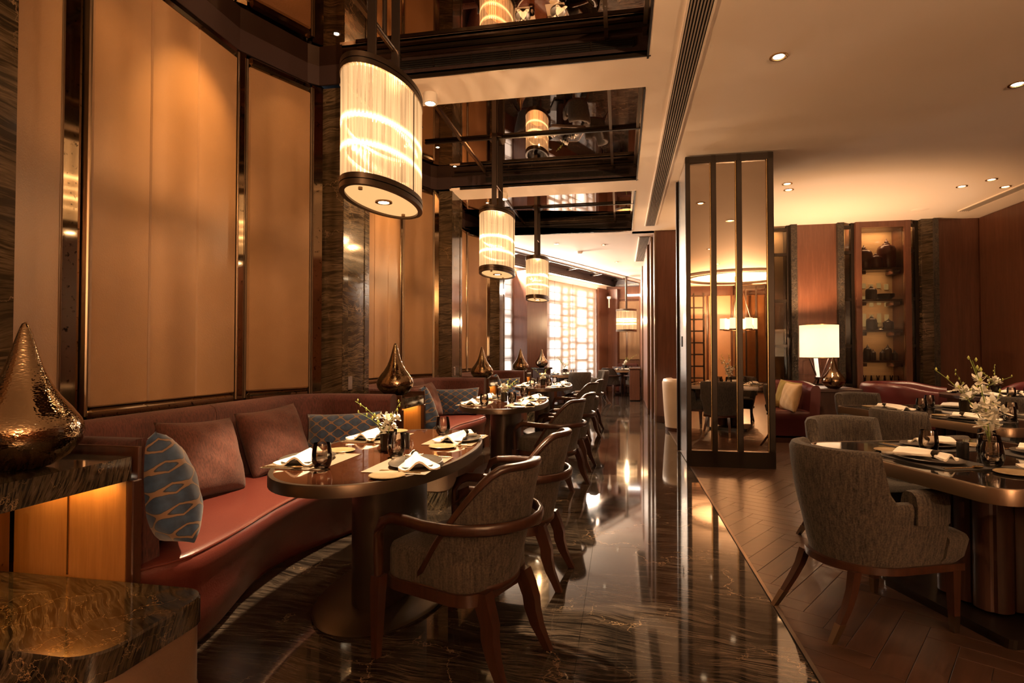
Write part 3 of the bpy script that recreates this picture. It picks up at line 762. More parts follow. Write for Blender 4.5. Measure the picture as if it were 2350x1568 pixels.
# ================================================================== PENDANT LAMPS
LA, LB, LZ0, LZ1 = 0.19, 0.405, 2.16, 2.86
def oval_band(g, a0, b0, a1, b1, z0, z1, n=56):
    secs = []
    for i in range(n):
        t = 2 * pi * i / n; c, s = cos(t), sin(t)
        secs.append([(a1 * c, b1 * s, z0), (a1 * c, b1 * s, z1), (a0 * c, b0 * s, z1), (a0 * c, b0 * s, z0)])
    return g.loft(secs, True, False, True)
def oval_disc(g, a, b, z0, z1, n=48):
    return g.prism([(a * cos(2 * pi * i / n), b * sin(2 * pi * i / n)) for i in range(n)], z0, z1)
def make_pendant(la, lb, h, label, loc, top, rz=0.0):
    t = thing('pendant_lamp', label, 'lamp', loc, rz, 'pendant lamps')
    oval_band(G(), la - .03, lb - .03, la, lb, 0, .028).obj('lower_rim', 'bronze_mid', t, 40)
    oval_band(G(), la - .03, lb - .03, la + .001, lb + .001, .034, .062).obj('lower_rim', 'bronze_mid', t, 40)
    oval_band(G(), la - .03, lb - .03, la - .008, lb - .008, .026, .036).obj('rim_groove', 'black_trim', t, 40)
    oval_band(G(), la - .03, lb - .03, la, lb, h - .062, h - .034).obj('upper_rim', 'bronze_mid', t, 40)
    oval_band(G(), la - .03, lb - .03, la, lb, h - .028, h).obj('upper_rim', 'bronze_mid', t, 40)
    oval_band(G(), la - .03, lb - .03, la - .008, lb - .008, h - .036, h - .026).obj('rim_groove', 'black_trim', t, 40)
    # glass rods all round
    per = [(cos(2 * pi * i / 720), sin(2 * pi * i / 720)) for i in range(721)]
    acc = [0]
    for i in range(720):
        acc.append(acc[-1] + math.hypot((la - .014) * (per[i + 1][0] - per[i][0]), (lb - .014) * (per[i + 1][1] - per[i][1])))
    N = int(acc[-1] / 0.0205); g = G(); k = 0
    for j in range(N):
        s = acc[-1] * j / N
        while acc[k + 1] < s: k += 1
        cx, cyy = (la - .014) * per[k][0], (lb - .014) * per[k][1]
        r = .0092
        g.loft([[(cx + r * cos(pi * q / 3), cyy + r * sin(pi * q / 3), z) for q in range(6)] for z in (.055, h - .055)], True, False)
    o = g.obj('glass_rods', 'lamp_rod', t, 80); o['kind'] = 'stuff'; o['label'] = 'clear glass rods'
    for z in (.225, .375):
        oval_band(G(), la - .036, lb - .036, la - .028, lb - .028, z - .009, z + .009).obj('light_ring', 'lamp_ring', t, 40)
    oval_disc(G(), la - .03, lb - .03, .012, .02).obj('diffuser', 'lamp_disc', t, label='glowing frosted disc')
    g = G(); g.lathe([(.034, .004), (.034, .014), (.05, .014), (.05, .004)], 20); g.obj('bulb_ring', 'bronze', t, 40)
    g = G(); g.lathe([(.001, .006), (.03, .006), (.03, .012), (.001, .012)], 16); g.obj('bulb', 'bulb', t)
    for s in (-1, 1):
        g = G(); g.lathe([(.001, .0), (.012, .0), (.012, .014), (.001, .014)], 10, (0, s * (lb - .10), -.004)); g.obj('finial', 'bronze', t)
    oval_disc(G(), la - .03, lb - .03, h - .05, h - .04).obj('top_plate', 'bronze_dark', t)
    for s in (-1, 1):
        g = G(); g.tube([(0, s * .17, h - .05), (0, s * .17, top)], 1, sec=rect_sec(.016, .055)); g.obj('hanger_bar', 'lamp_bar', t)
    G().tube([(0, -.17, h + .30), (0, .17, h + .30)], .012, 10).obj('cross_rod', 'steel', t, 60)
    G().tube([(0, 0, h + .30), (0, 0, top)], .014, 10).obj('stem', 'lamp_bar', t, 60)
    oval_disc(G(), .09, .15, top - .02, top).obj('ceiling_plate', 'bronze', t)
    G().tube([(la - .006, 0, .06), (la - .006, 0, h - .06)], .004, 6).obj('tie_rod', 'bronze_dark', t)
    return t
lamp_lab = ['large oval glass rod pendant nearest the camera', 'middle oval glass rod pendant over the second oval table', 'third oval glass rod pendant, farthest of the row along the bench']
p0 = make_pendant(LA, LB, LZ1 - LZ0, lamp_lab[0], (-1.37, 3.12, LZ0), CM - LZ0)
ptree = tree(p0); lamps = [p0]
for k in (1, 2): lamps.append(clone(p0, ptree, (-1.37, 3.12 + 3.13 * k, LZ0), 0, lamp_lab[k]))
p4 = make_pendant(.30, .30, .66, 'short round glass rod pendant before the far leather wall', (0.16, 17.0, 1.90), 1.60)
for p, gw in zip(lamps, (75, 90, 120)):
    spot('pendant_beam', (0, 0, -.03), (0.02, 0, -1), 185, 78, .3, (1.0, 0.70, 0.40), .03, p)
    point('pendant_glow', (0, -.2, .42), gw, (1.0, .62, .32), .012, p); point('pendant_glow', (0, .2, .42), gw, (1.0, .62, .32), .012, p)
point('pendant_glow', (0, 0, .33), 260, (1.0, .70, .42), .02, p4)

# ================================================================== CONSOLES, VASES, BENCHES
def make_console(label, loc):
    t = thing('console', label, 'console', loc, 0, 'consoles between the benches')
    # local: x out from the wall front (0 at pilaster face), y along the corridor
    slabp = rrect(.55, .485, .012, 2, .275, 0)
    g = G(); g.prism(slabp, .815, .90); g.obj('top_slab', 'marble_slab', t, label='thick dark veined marble slab')
    for s in (-1, 1):
        a = G().box((.27, s * .2575, .41), (.50, .028, .80)).obj('side_panel', 'amber_wood', t)
        G().box((.275, s * .2795, .46), (.54, .016, .94), 0, .003).obj('side_board', 'dark_wood', a)
        G().box((.535, s * .265, .405), (.03, .042, .81), 0, .004).obj('edge_post', 'dark_wood', a)
        G().box((.27, s * .242, .63), (.008, .004, .36)).obj('inlay', 'brass', a)
    G().box((.012, 0, .64), (.02, .45, .38)).obj('back_mirror', 'antique_mirror', t)
    G().box((.27, .225, .810), (.42, .012, .008)).obj('led_strip', 'bulb_soft', t)
    pp = rrect(.98, .47, .10, 6, .42, -.015); pp2 = rrect(.97, .46, .10, 6, .418, -.015)
    g = G(); g.loft([[(x, y, .365) for x, y in pp], [(x, y, .445) for x, y in pp], [(x * .99 + .004, y * .985, .452) for x, y in pp]]); g.obj('plinth_top', 'marble_slab', t, 35, label='rounded black marble ledge with gold veins')
    G().prism(pp2, .15, .365).obj('plinth_body', 'leather_plinth', t, 35)
    G().prism(pp2, .0, .145).obj('plinth_base', 'marble_slab', t, 35)
    oval = G(); oval.prism(rrect(.975, .465, .10, 6, .418, -.015), .145, .152); oval.obj('bead', 'bronze', t, 35)
    return t
con_lab = ['marble topped console in the left foreground under the drop vase', 'second console, beyond the nearest bench', 'third console along the leather wall', 'farthest console of the row along the leather wall']
c0_ = make_console(con_lab[0], (-2.31, 1.545, 0)); ct = tree(c0_)
cons = [c0_] + [clone(c0_, ct, (-2.31, 1.545 + 3.13 * k, 0), 0, con_lab[k]) for k in (1, 2, 3)]
for c in cons:
    area('console_led', (.30, .205, .80), (0, .12, -1), .55, .36, .02, (1.0, .46, .08), c)
    area('console_led', (.30, -.205, .80), (0, -.12, -1), .55, .36, .02, (1.0, .46, .08), c)
vp = [(.001, .0), (.050, .0), (.080, .010), (.122, .040), (.152, .080), (.161, .115), (.152, .150), (.126, .190), (.096, .228), (.072, .268), (.055, .308), (.042, .348), (.031, .388), (.021, .424), (.013, .450), (.008, .462), (.001, .466)]
vg = G(); vg.lathe(vp, 40); vme = vg.mesh('drop_vase', 'hammered_bronze', 60)
def vase(loc, label, s=1.0):
    o = inst('drop_vase', vme, None, loc, random.random()); o.scale = (s, s, s); return tag(o, label, 'vase', 'hammered drop vases')
vase((-1.93, 1.53, .9001), 'large hammered bronze drop vase in the left foreground', 1.03)
vase((-1.93, 4.655, .9001), 'hammered bronze drop vase on the second console beside white flowers')
vase((-1.93, 7.785, .9001), 'hammered bronze drop vase on the third console from the camera')
vase((-1.93, 10.915, .9001), 'hammered bronze drop vase on the farthest console before the wood pier')
vl = wp(-1.6, .70)
stn = thing('vase_stand', 'dark pedestal stand beside the far lattice window', 'stand', (vl.x, vl.y, 0), WZ)
G().box((0, 0, .45), (.34, .34, .82), 0, .01).obj('body', 'dark_wood', stn); G().box((0, 0, .885), (.40, .40, .05), 0, .008).obj('top', 'marble_slab', stn)
vase((vl.x, vl.y, .9101), 'smallest drop vase far back beside the lattice window')

def bench(b, label):
    t = thing('bench', label, 'bench', (0, b, 0), 0, 'curved red benches')
    y0, y1 = -1.252, 1.292; ns = 44; secs = []
    for i in range(ns + 1):
        y = y0 + (y1 - y0) * i / ns; c = cos(2 * pi * (y + 1.02) / 2.04); e = sm((abs(y) - 1.02) / .26)
        xs = -1.79 + .055 * c - .09 * e; xb = -1.885 + .105 * c - .03 * e
        xm = (xs + xb) / 2
        secs.append([(xb - .05, y, 0), (xb, y, .06), (xb + .3 * (xs - xb), y, .20), (xs - .02, y, .33), (xs - .004, y, .37), (xs, y, .41), (xs - .012, y, .44), (xs - .045, y, .455), (xs - .25, y, .462), (-2.45, y, .458), (-2.55, y, .44), (-2.55, y, .0)])
    g = G(); g.loft(secs); seat = g.obj('seat', 'leather_red', t, 50, label='serpentine red leather seat')
    G().tube([(s[6][0] + .001, s[6][1], s[6][2] + .002) for s in secs], .005, 6).obj('piping', 'leather_red', seat, 60)
    # backrest: fabric segments along the U of the niche
    def seg(path, th=.13, z0=.44, z1=.945, name='backrest'):
        P = [Vector((*p, 0)) for p in path]; ss = []
        for i, p in enumerate(P):
            d = (P[min(i + 1, len(P) - 1)] - P[max(i - 1, 0)]).normalized(); n = Vector((-d.y, d.x, 0)) * -1
            prof = [(0, z0), (0, z1 - .03), (.012, z1 - .008), (.04, z1), (th - .05, z1), (th - .015, z1 - .015), (th, z1 - .05), (th + .03, z0)]
            ss.append([(p.x + n.x * a, p.y + n.y * a, z) for a, z in prof])
        g = G(); g.loft(ss); return g.obj(name, 'fabric_red', t, 50)
    # the path runs so that the right-hand side of travel faces the seat
    seg([(-1.84, -1.246), (-1.98, -1.246), (-2.28, -1.246)])
    seg([(-2.285, -1.246), (-2.42, -1.24), (-2.55, -1.18), (-2.63, -1.05), (-2.665, -.9)])
    seg([(-2.667, -.895), (-2.675, -.4), (-2.675, 0.12)]); seg([(-2.675, .125), (-2.675, .5), (-2.667, .895)])
    seg([(-2.665, .9), (-2.63, 1.05), (-2.55, 1.18), (-2.42, 1.275), (-2.285, 1.285)])
    seg([(-2.28, 1.285), (-1.98, 1.285), (-1.80, 1.285)])
    return t
blab = ['curved red bench nearest the camera', 'second curved red bench along the leather wall', 'third curved red bench, behind the second console']
for b, l in zip(BY, blab): bench(b, l)

# ---- cushions
def pillow_mesh(w, h, t, mat, n=22):
    g = G()
    def P(u, v, s):
        a, b = 2 * u - 1, 2 * v - 1
        e = (max(0, 1 - abs(a) ** 2.6) * max(0, 1 - abs(b) ** 2.6)) ** .5
        x = a * w / 2 * (1 - .07 * (1 - b * b)); z = b * h / 2 * (1 - .07 * (1 - a * a))
        wr = .006 * sin(9 * a + 3 * b) * sin(7 * b - 2 * a) * e
        return (x, s * (t / 2 * e + wr * (1 if e > .1 else 0)), z)
    g.grid(lambda u, v: P(u, v, 1), n, n); g.grid(lambda u, v: P(u, v, -1), n, n)
    me = g.mesh('cushion', mat, 80)
    bm = bmesh.new(); bm.from_mesh(me); bmesh.ops.remove_doubles(bm, verts=bm.verts, dist=.0006); bmesh.ops.recalc_face_normals(bm, faces=bm.faces); bm.to_mesh(me); bm.free()
    return me
PM = {'blue': pillow_mesh(.60, .36, .20, 'cushion_blue'), 'bluesq': pillow_mesh(.47, .47, .25, 'cushion_blue'), 'rust': pillow_mesh(.52, .46, .24, 'fabric_rust'), 'tan': pillow_mesh(.48, .42, .16, 'fabric_tan'), 'gold': pillow_mesh(.44, .44, .16, 'fabric_gold')}
def cushion(kind, loc, rz, tilt, label, roll=0.0):
    """rz: heading of the cushion's front normal measured from -Y; tilt: leaning back"""
    o = bpy.data.objects.new('cushion', PM[kind]); COL.objects.link(o)
    M = Matrix.Rotation(rz, 4, 'Z') @ Matrix.Rotation(-tilt, 4, 'X') @ Matrix.Rotation(roll, 4, 'Y')
    o.rotation_euler = M.to_euler(); o.location = loc
    return tag(o, label, 'cushion')
R90 = radians(90)
for k, b in enumerate(BY):
    nm = ('nearest', 'second', 'third')[k]
    cushion('bluesq', (-1.92, b - 1.0, .70), radians(148), radians(14), 'blue gold lattice cushion at the near end of the %s red bench' % nm, .22)
    cushion('rust', (-2.36, b - .22, .675), R90 - .12, radians(20), 'rust cushion nearer the camera on the %s red bench' % nm, .06)
    cushion('rust', (-2.38, b + .50, .675), R90 - .25, radians(20), 'rust cushion in the middle of the %s red bench' % nm, -.06)
    cushion('blue', (-2.14, b + 1.03, .635), .12, radians(18), 'long blue gold lattice cushion at the far part of the %s red bench' % nm, -.05)

# ================================================================== OVAL TABLES
TX, TY = -1.23, [2.93 + 3.13 * k for k in range(3)]
TZ = .75
def make_oval_table(label, loc):
    t = thing('oval_table', label, 'table', loc, 0, 'oval tables along the benches')
    A, B = .45, .86
    top = [(x, y) for x, y in sellipse(A - .022, B - .022, 2.2, 72)]
    G().prism(top, TZ - .03, TZ - .001).obj('table_top', 'tabletop_lacquer', t, label='glossy red brown lacquered top')
    secs = []
    for (x0, y0), (x1, y1) in zip(sellipse(A - .024, B - .024, 2.2, 72), sellipse(A, B, 2.2, 72)):
        secs.append([(x0, y0, TZ - .05), (x1, y1, TZ - .05), (x1 + .0, y1, TZ - .008), (x1 * .992, y1 * .996, TZ), (x0, y0, TZ)])
    g = G(); g.loft(secs, True, False, True); g.obj('edge_band', 'bronze_mid', t, 35)
    G().prism(sellipse(.15, .33, 2.4, 40), .02, TZ - .03).obj('pedestal', 'lamp_bar', t, 35)
    g = G(); g.loft([[(x, y, z) for x, y in sellipse(a, b, 2.1, 56)] for a, b, z in ((.33, .56, 0), (.335, .565, .012), (.32, .55, .022), (.155, .335, .026))]); g.obj('base_plate', 'bronze_mid', t, 35)
    return t
tl = ['nearest oval table', 'second oval table', 'third oval table']
ot = make_oval_table('nearest oval lacquered table before the red bench', (TX, TY[0], 0)); ott = tree(ot)
clone(ot, ott, (TX, TY[1], 0), 0, 'second oval lacquered table along the bench row'); clone(ot, ott, (TX, TY[2], 0), 0, 'third oval lacquered table, farthest of the bench row')

# ---- tableware meshes
def wobble_plate(rad, mat, n=36, amp=.0, sx=1.0, h=.018):
    secs = []
    for rr, z in ((.001, .004), (.55, .004), (.8, .007), (.97, h), (1.0, h - .002), (.82, .001), (.5, .0), (.001, .0)):
        secs.append([(rad * rr * sx * (1 + amp * sin(3 * q + 1)) * cos(q), rad * rr * (1 + amp * sin(2 * q)) * sin(q), z) for q in [2 * pi * j / n for j in range(n)]])
    g = G(); g.loft(secs); return g.mesh('plate', mat, 50)
plate_me = wobble_plate(.125, 'plate_dark', amp=.03, sx=1.32); sauc_me = wobble_plate(.078, 'plate_gold', h=.010)
plate_me.name = 'dinner_plate'; sauc_me.name = 'side_plate'
tum = [(.001, .003), (.026, .003), (.034, .012), (.0395, .030), (.0405, .045), (.038, .070), (.033, .098), (.0318, .098), (.0365, .070), (.039, .045), (.038, .032), (.032, .016), (.024, .012), (.001, .012)]
g = G(); g.lathe([(r_ * 1.13, z_ * 1.2) for r_, z_ in tum], 24); glass_me = g.mesh('tumbler', 'smoke_glass', 60)
g = G().box((0, 0, .001), (.42, .30, .002)); mat_me = g.mesh('placemat', 'mat_woven'); mat2_me = G().box((0, 0, .001), (.44, .31, .002)).mesh('placemat', 'mat_dark')
def napkin_meshes():
    g = G(); nu, nv = 22, 12
    def P(u, v):
        x = -.075 + .275 * u; q = 2 * v - 1
        k = abs(x) / .20; w = .017 + (.075 * min(1, k * 1.15) if x > 0 else .028 * min(1, abs(x) / .06))
        z = .012 + .018 * max(0, 1 - k * 1.1) + (.016 * cos(q * pi * 1.6) * min(1, k * 1.5)) + .022 * (1 - q * q) * (1 if x > 0 else .8) * (1 - .45 * k)
        return (x + .02 * q * q * (1 if x > .1 else 0), w * q, max(z, .004))
    g.grid(P, nu, nv); o = len(g.v) // 2
    lo = G(); lo.grid(lambda u, v: (P(u, v)[0], P(u, v)[1], max(.0, P(u, v)[2] - .010)), nu, nv)
    m = G(); m.v = g.v + lo.v; n = len(g.v); m.f = g.f + [tuple(i + n for i in f[::-1]) for f in lo.f]
    def idx(i, j): return i * (nv + 1) + j
    rim = [idx(i, 0) for i in range(nu + 1)] + [idx(nu, j) for j in range(1, nv + 1)] + [idx(i, nv) for i in range(nu - 1, -1, -1)] + [idx(0, j) for j in range(nv - 1, 0, -1)]
    for a, b in zip(rim, rim[1:] + rim[:1]): m.f.append((a, b, b + n, a + n))
    c = m.mesh('napkin', 'linen', 70)
    r = G(); secs = []
    for xx, rad in ((-.022, 1), (-.022, .86), (.012, .86), (.012, 1)):
        secs.append([(xx, .0205 * rad * cos(2 * pi * j / 20), .030 + .0225 * rad * sin(2 * pi * j / 20)) for j in range(20)])
    r.loft(secs, True, False, True)
    return c, r.mesh('napkin_ring', 'vase_dark', 40)
nap_me, ring_me = napkin_meshes()
def cutlery():
    hs = rect_sec(.009, .003, .3)
    f = G(); f.tube([(0, -.09, .003), (0, .02, .004), (0, .045, .006)], 1, sec=hs); f.box((0, .052, .006), (.022, .016, .002))
    for k in range(4): f.box((-.009 + .006 * k, .078, .006), (.0028, .042, .0018))
    k_ = G(); k_.tube([(0, -.10, .003), (0, .0, .003)], 1, sec=hs); k_.prism([(-.006, -.002), (.008, -.002), (.009, .07), (.003, .105), (-.006, .108)], .002, .004)
    s = G(); s.tube([(0, -.10, .003), (0, .03, .004), (0, .05, .006)], 1, sec=hs)
    s.lathe([(.001, .003), (.016, .005), (.021, .010), (.019, .0105), (.014, .007), (.001, .005)], 16, (0, .073, 0), .85, 1.35)
    return f.mesh('fork', 'brass', 40), k_.mesh('knife', 'steel', 40), s.mesh('spoon', 'brass', 50)
fork_me, knife_me, spoon_me = cutlery()
def place(tcx, tcy, trz, tz, lx, ly, rz, who, table, matme=None, items='mpngsfk', napdir=0.0):
    """one place setting; (lx,ly) plate centre in table frame; rz heading of the diner"""
    c, s = cos(trz), sin(trz); r = trz + rz
    def W(dx, dy, z):
        X, Y = lx + dx * cos(rz) - dy * sin(rz), ly + dx * sin(rz) + dy * cos(rz)
        return (tcx + X * c - Y * s, tcy + X * s + Y * c, tz + z)
    at = '%s of the %s' % (who, table)
    if 'm' in items: tag(inst('placemat', matme or mat_me, None, W(0, .03, .0), r), 'woven placemat, %s' % at, 'placemat', 'placemats')
    if 'p' in items: tag(inst('dinner_plate', plate_me, None, W(0, 0, .0025), r), 'dark irregular dinner plate, %s' % at, 'plate', 'dinner plates')
    if 'n' in items:
        nk = tag(inst('napkin', nap_me, None, W(-.04 * cos(napdir), -.04 * sin(napdir), .0068), r + napdir), 'white ringed napkin, %s' % at, 'napkin', 'folded napkins')
        inst('napkin_ring', ring_me, nk)
    if 'g' in items: tag(inst('tumbler', glass_me, None, W(.17, .17, .0001), r), 'smoky glass tumbler, %s' % at, 'glass', 'tumblers')
    if 's' in items: tag(inst('side_plate', sauc_me, None, W(-.27, .03, .0001), r), 'small gold glazed side plate, %s' % at, 'plate', 'side plates')
    if 'f' in items: tag(inst('fork', fork_me, None, W(-.185, .0, .002), r), 'brass fork, %s' % at, 'fork', 'forks')
    if 'k' in items:
        tag(inst('knife', knife_me, None, W(.18, .0, .002), r), 'table knife, %s' % at, 'knife', 'knives'); tag(inst('spoon', spoon_me, None, W(.20, -.01, .002), r), 'brass spoon, %s' % at, 'spoon', 'spoons')

# ---- orchids
def petal(g, base, d, L, w, cup):
    d = Vector(d).normalized(); u = Vector((0, 0, 1)) if abs(d.z) < .9 else Vector((1, 0, 0)); a = d.cross(u).normalized(); n = a.cross(d).normalized(); b = Vector(base)
    pts = []
    for i in range(5):
        t = i / 4; ww = w * sin(pi * min(1, t * .86 + .10)) ; h = cup * t * t
        for k in (-1, 0, 1): pts.append(b + d * (L * t) + a * (ww * k) + n * (h - (.12 * w if k == 0 else 0)))
    fs = [(i * 3 + k, i * 3 + k + 1, i * 3 + k + 4, i * 3 + k + 3) for i in range(4) for k in range(2)]
    g.add(pts, fs)
def orchid(label, loc, sc=1.0, nflow=5, seed=1, stems=3, drop=False):
    rnd = random.Random(seed)
    t = thing('orchid_vase', label, 'flowers', loc, rnd.random(), 'orchid centrepieces')
    g = G(); h = .095 * sc; r = .038 * sc
    if drop:
        g.lathe([(.001, 0), (r * .8, 0), (r * 1.15, h * .35), (r * .9, h), (r * .84, h), (r * 1.05, h * .35), (r * .7, .01), (.001, .01)], 22); g.obj('vase', 'smoke_glass', t, 50)
    else:
        g.loft([[(x, y, z) for x, y in rrect(2 * q, 2 * q, q * .5, 4)] for q, z in ((r * .9, 0), (r, h), (r * .9, h), (r * .8, .01))]); g.obj('vase', 'vase_dark', t, 40)
    fl_at = []
    for s in range(stems):
        a = rnd.random() * 6.28 if not drop else (2.4, .6, 1.5, 3.6)[s % 4]; lean = (.25 + .25 * rnd.random()) * sc; hh = (.16 + .10 * rnd.random()) * sc
        if drop: lean *= .8; hh *= 1.35
        P = []
        for i in range(8):
            q = i / 7; P.append((cos(a) * lean * q ** 1.6 * .5, sin(a) * lean * q ** 1.6 * .5, h * .5 + hh * q * (1.25 - .25 * q)))
        G().tube(P, [.0024 * sc * (1 - .4 * i / 7) for i in range(8)], 6).obj('stem', 'stem_green', t, 60)
        if drop:
            for i in (3, 4, 5): fl_at.append(Vector(P[i]))
        for i in range(4 if not drop else 5, 8):
            g = G(); p = Vector(P[i]) + Vector((rnd.uniform(-.015, .015), rnd.uniform(-.015, .015), .004)) * sc
            rr = .0052 * sc * (1.25 - .1 * i + .4); g.lathe([(.0005, -rr * 1.7), (rr * .7, -rr * .7), (rr, 0), (rr * .7, rr * .8), (.0005, rr * 2.0)], 8, p); g.obj('bud', 'bud_green', t, 80)
    for i in range(nflow + len(fl_at)):
        a = rnd.random() * 6.28; rr = rnd.uniform(.0, .055) * sc; base = Vector((cos(a) * rr, sin(a) * rr, h + rnd.uniform(.005, .085 if not drop else .15) * sc))
        if i >= nflow: base = fl_at[i - nflow] + Vector((rnd.uniform(-.01, .01), rnd.uniform(-.01, .01), 0))
        out = Vector((cos(a) * .8 + rnd.uniform(-.3, .3), sin(a) * .8 + rnd.uniform(-.3, .3), .5)).normalized()
        u = out.cross(Vector((0, 0, 1))).normalized(); v = u.cross(out).normalized(); g = G()
        for k in range(5):
            q = 2 * pi * k / 5 + rnd.random() * .3; petal(g, base, u * cos(q) + v * sin(q) + out * .35, rnd.uniform(.026, .036) * sc, .013 * sc, .007 * sc)
        petal(g, base, out * .8 - v * .5, .018 * sc, .008 * sc, .006 * sc)
        g.obj('blossom', 'petal_white', t, 80)
    return t
def candle(loc, label):
    t = thing('candle_holder', label, 'candle', loc, 0, 'black candle holders')
    g = G(); g.lathe([(.001, 0), (.024, 0), (.026, .004), (.026, .080), (.023, .080), (.022, .07), (.001, .07)], 20); g.obj('holder', 'candle_black', t, 40)
    G().tube([(0, 0, .068), (0, 0, .078)], .0015, 5).obj('wick', 'linen', t)
tw = ['nearest oval table', 'second oval table', 'third oval table']
for k in range(3):
    for (lx, ly, rz, who, nd) in ((-.285, -.37, -R90, 'bench side near seat', 0.15), (-.285, .40, -R90, 'bench side far seat', -.1), (.275, -.37, R90, 'aisle side near seat', -2.7), (.275, .40, R90, 'aisle side far seat', 2.9)):
        place(TX, TY[k], 0, TZ, lx, ly, rz, who, tw[k], napdir=nd, items='mpngsfk' if k < 2 else 'mpngs')
    orchid('white orchids in a dark cube vase on the %s' % tw[k], (TX - .02, TY[k] - .02, TZ + .003), 1.0, 16, 3 + k, 3)
    candle((TX + .05, TY[k] + .06, TZ + .003), 'black candle holder beside the orchids on the %s' % tw[k])

# ================================================================== CHAIRS
def Upath(R, yf, yc, n=26):
    """plan U open to +y; returns (x, y, nx, ny, a) with a=0 at the back centre, 1 at the front ends"""
    L1 = yf - yc; Lt = pi * R + 2 * L1; out = []
    for i in range(n + 1):
        s = Lt * i / n
        if s < L1: x, y, nx, ny = R, yf - s, 1, 0
        elif s < L1 + pi * R:
            q = (s - L1) / R; x, y, nx, ny = R * cos(q), yc - R * sin(q), cos(q), -sin(q)
        else: x, y, nx, ny = -R, yc + (s - L1 - pi * R), -1, 0
        out.append((x, y, nx, ny, abs(2 * i / n - 1)))
    return out
def shell(path, ztop, zbot, th, flare, lean, nz=7, rnd=.5):
    secs = []
    for (x, y, nx, ny, a) in path:
        zt = ztop(a); zb = zbot(a); sec = []
        def pt(off, z):
            f = flare((z - zb) / max(.01, .9 - zb)); l = lean(z, a)
            return (x + nx * (f + off), y + ny * (f + off) - l, z)
        r = th * rnd
        for i in range(nz): sec.append(pt(0, zb + (zt - r * .6 - zb) * i / (nz - 1)))
        sec += [pt(-th * .18, zt - r * .12), pt(-th * .5, zt), pt(-th * .82, zt - r * .12)]
        for i in range(nz): sec.append(pt(-th, zt - r * .6 + (zb - zt + r * .6) * i / (nz - 1)))
        secs.append(sec)
    g = G(); g.loft(secs); return g
def make_armchair():
    t = thing('armchair', 'x', 'chair', (0, 0, 0), 0, 'wooden armchairs at the oval tables')
    path = Upath(.262, .075, -.03, 32)
    zt = lambda a: .352 + .452 * sm((1 - a) / .74) ** .85 + .015 * (1 - a * a)
    zb = lambda a: .345
    fl = lambda q: -.035 * (1 - min(1, q * 2.2)) ** 2
    ln = lambda z, a: .10 * max(0, (z - .45) / .45) ** 1.3 * (1 - .35 * a)
    shell(path, zt, zb, .045, fl, ln).obj('backrest', 'fabric_brown', t, 50, label='curved tweed upholstered back')
    def edge(a_, zoff, off):
        x, y, nx, ny, a = a_; z = zt(a); f = fl((z - .345) / .555)
        return (x + nx * (f + off), y + ny * (f + off) - ln(z, a), z + zoff)
    P = [edge(p, .008, -.022) for p in path]
    P = P
    G().tube(P, 1, sec=rect_sec(.047, .026, .22)).obj('top_rail', 'chair_wood', t, 50)
    bot = [(x + nx * (fl(0) - .012), y + ny * (fl(0) - .012), .338) for x, y, nx, ny, a in path]
    G().tube(bot, 1, sec=rect_sec(.036, .034, .3)).obj('lower_rail', 'chair_wood', t, 50)
    # bent arm hoop that carries on round the back
    A = [(.262, .232, .315), (.264, .236, .45), (.266, .232, .525), (.268, .205, .578), (.272, .155, .600), (.280, .06, .603), (.288, -.03, .600)]
    for i in range(1, 12):
        q = pi * i / 12; A.append((.292 * cos(q), -.045 - .300 * sin(q) - .012, .600))
    A += [(-x, y, z) for x, y, z in A[:7][::-1]]
    G().tube(A, 1, sec=rect_sec(.026, .046, .3)).obj('arm_hoop', 'chair_wood', t, 50)
    sp_ = rrect(.47, .48, .10, 5, 0, .015)
    g = G(); g.loft([[(x * k, (y - .015) * k + .015, z) for x, y in sp_] for k, z in ((.97, .335), (1.0, .35), (1.0, .44), (.97, .462), (.88, .474), (.6, .480))]); g.obj('seat', 'fabric_brown', t, 50, label='tweed seat cushion')
    g = G(); g.loft([[(x * k, (y - .015) * k + .015, z) for x, y in sp_] for k, z in ((.95, .285), (1.02, .29), (1.02, .338), (.98, .34))]); g.obj('seat_rail', 'chair_wood', t, 40)
    for s in (-1, 1):
        g = G(); g.loft([[(s * x + dx, y + dy, z) for dx, dy in ((-w, -w), (w, -w), (w, w), (-w, w))] for x, y, z, w in ((.258, .250, 0, .015), (.262, .236, .30, .024), (.262, .232, .35, .024))]); g.obj('leg', 'chair_wood', t)
        g = G(); g.loft([[(s * x + dx, y + dy, z) for dx, dy in ((-w, -w * 1.2), (w, -w * 1.2), (w, w * 1.2), (-w, w * 1.2))] for x, y, z, w in ((.180, -.335, 0, .015), (.176, -.315, .04, .016), (.170, -.285, .10, .020), (.165, -.265, .17, .024), (.160, -.262, .22, .025), (.158, -.24, .28, .027), (.150, -.215, .34, .028))]); g.obj('leg', 'chair_wood', t, 40)
    return t
ac = make_armchair(); act = tree(ac); first = [True]
def armchair(loc, rz, label):
    if first[0]:
        first[0] = False; ac.location = loc; ac.rotation_euler = (0, 0, rz); ac['label'] = label; return ac
    return clone(ac, act, loc, rz, label)
for k in range(3):
    armchair((-.69, 2.41 + 3.13 * k, 0), radians(69), 'wooden armchair on the aisle at the near end of the %s' % tw[k])
    armchair((-.645, 3.27 + 3.13 * k, 0), radians(84), 'wooden armchair on the aisle at the far end of the %s' % tw[k])

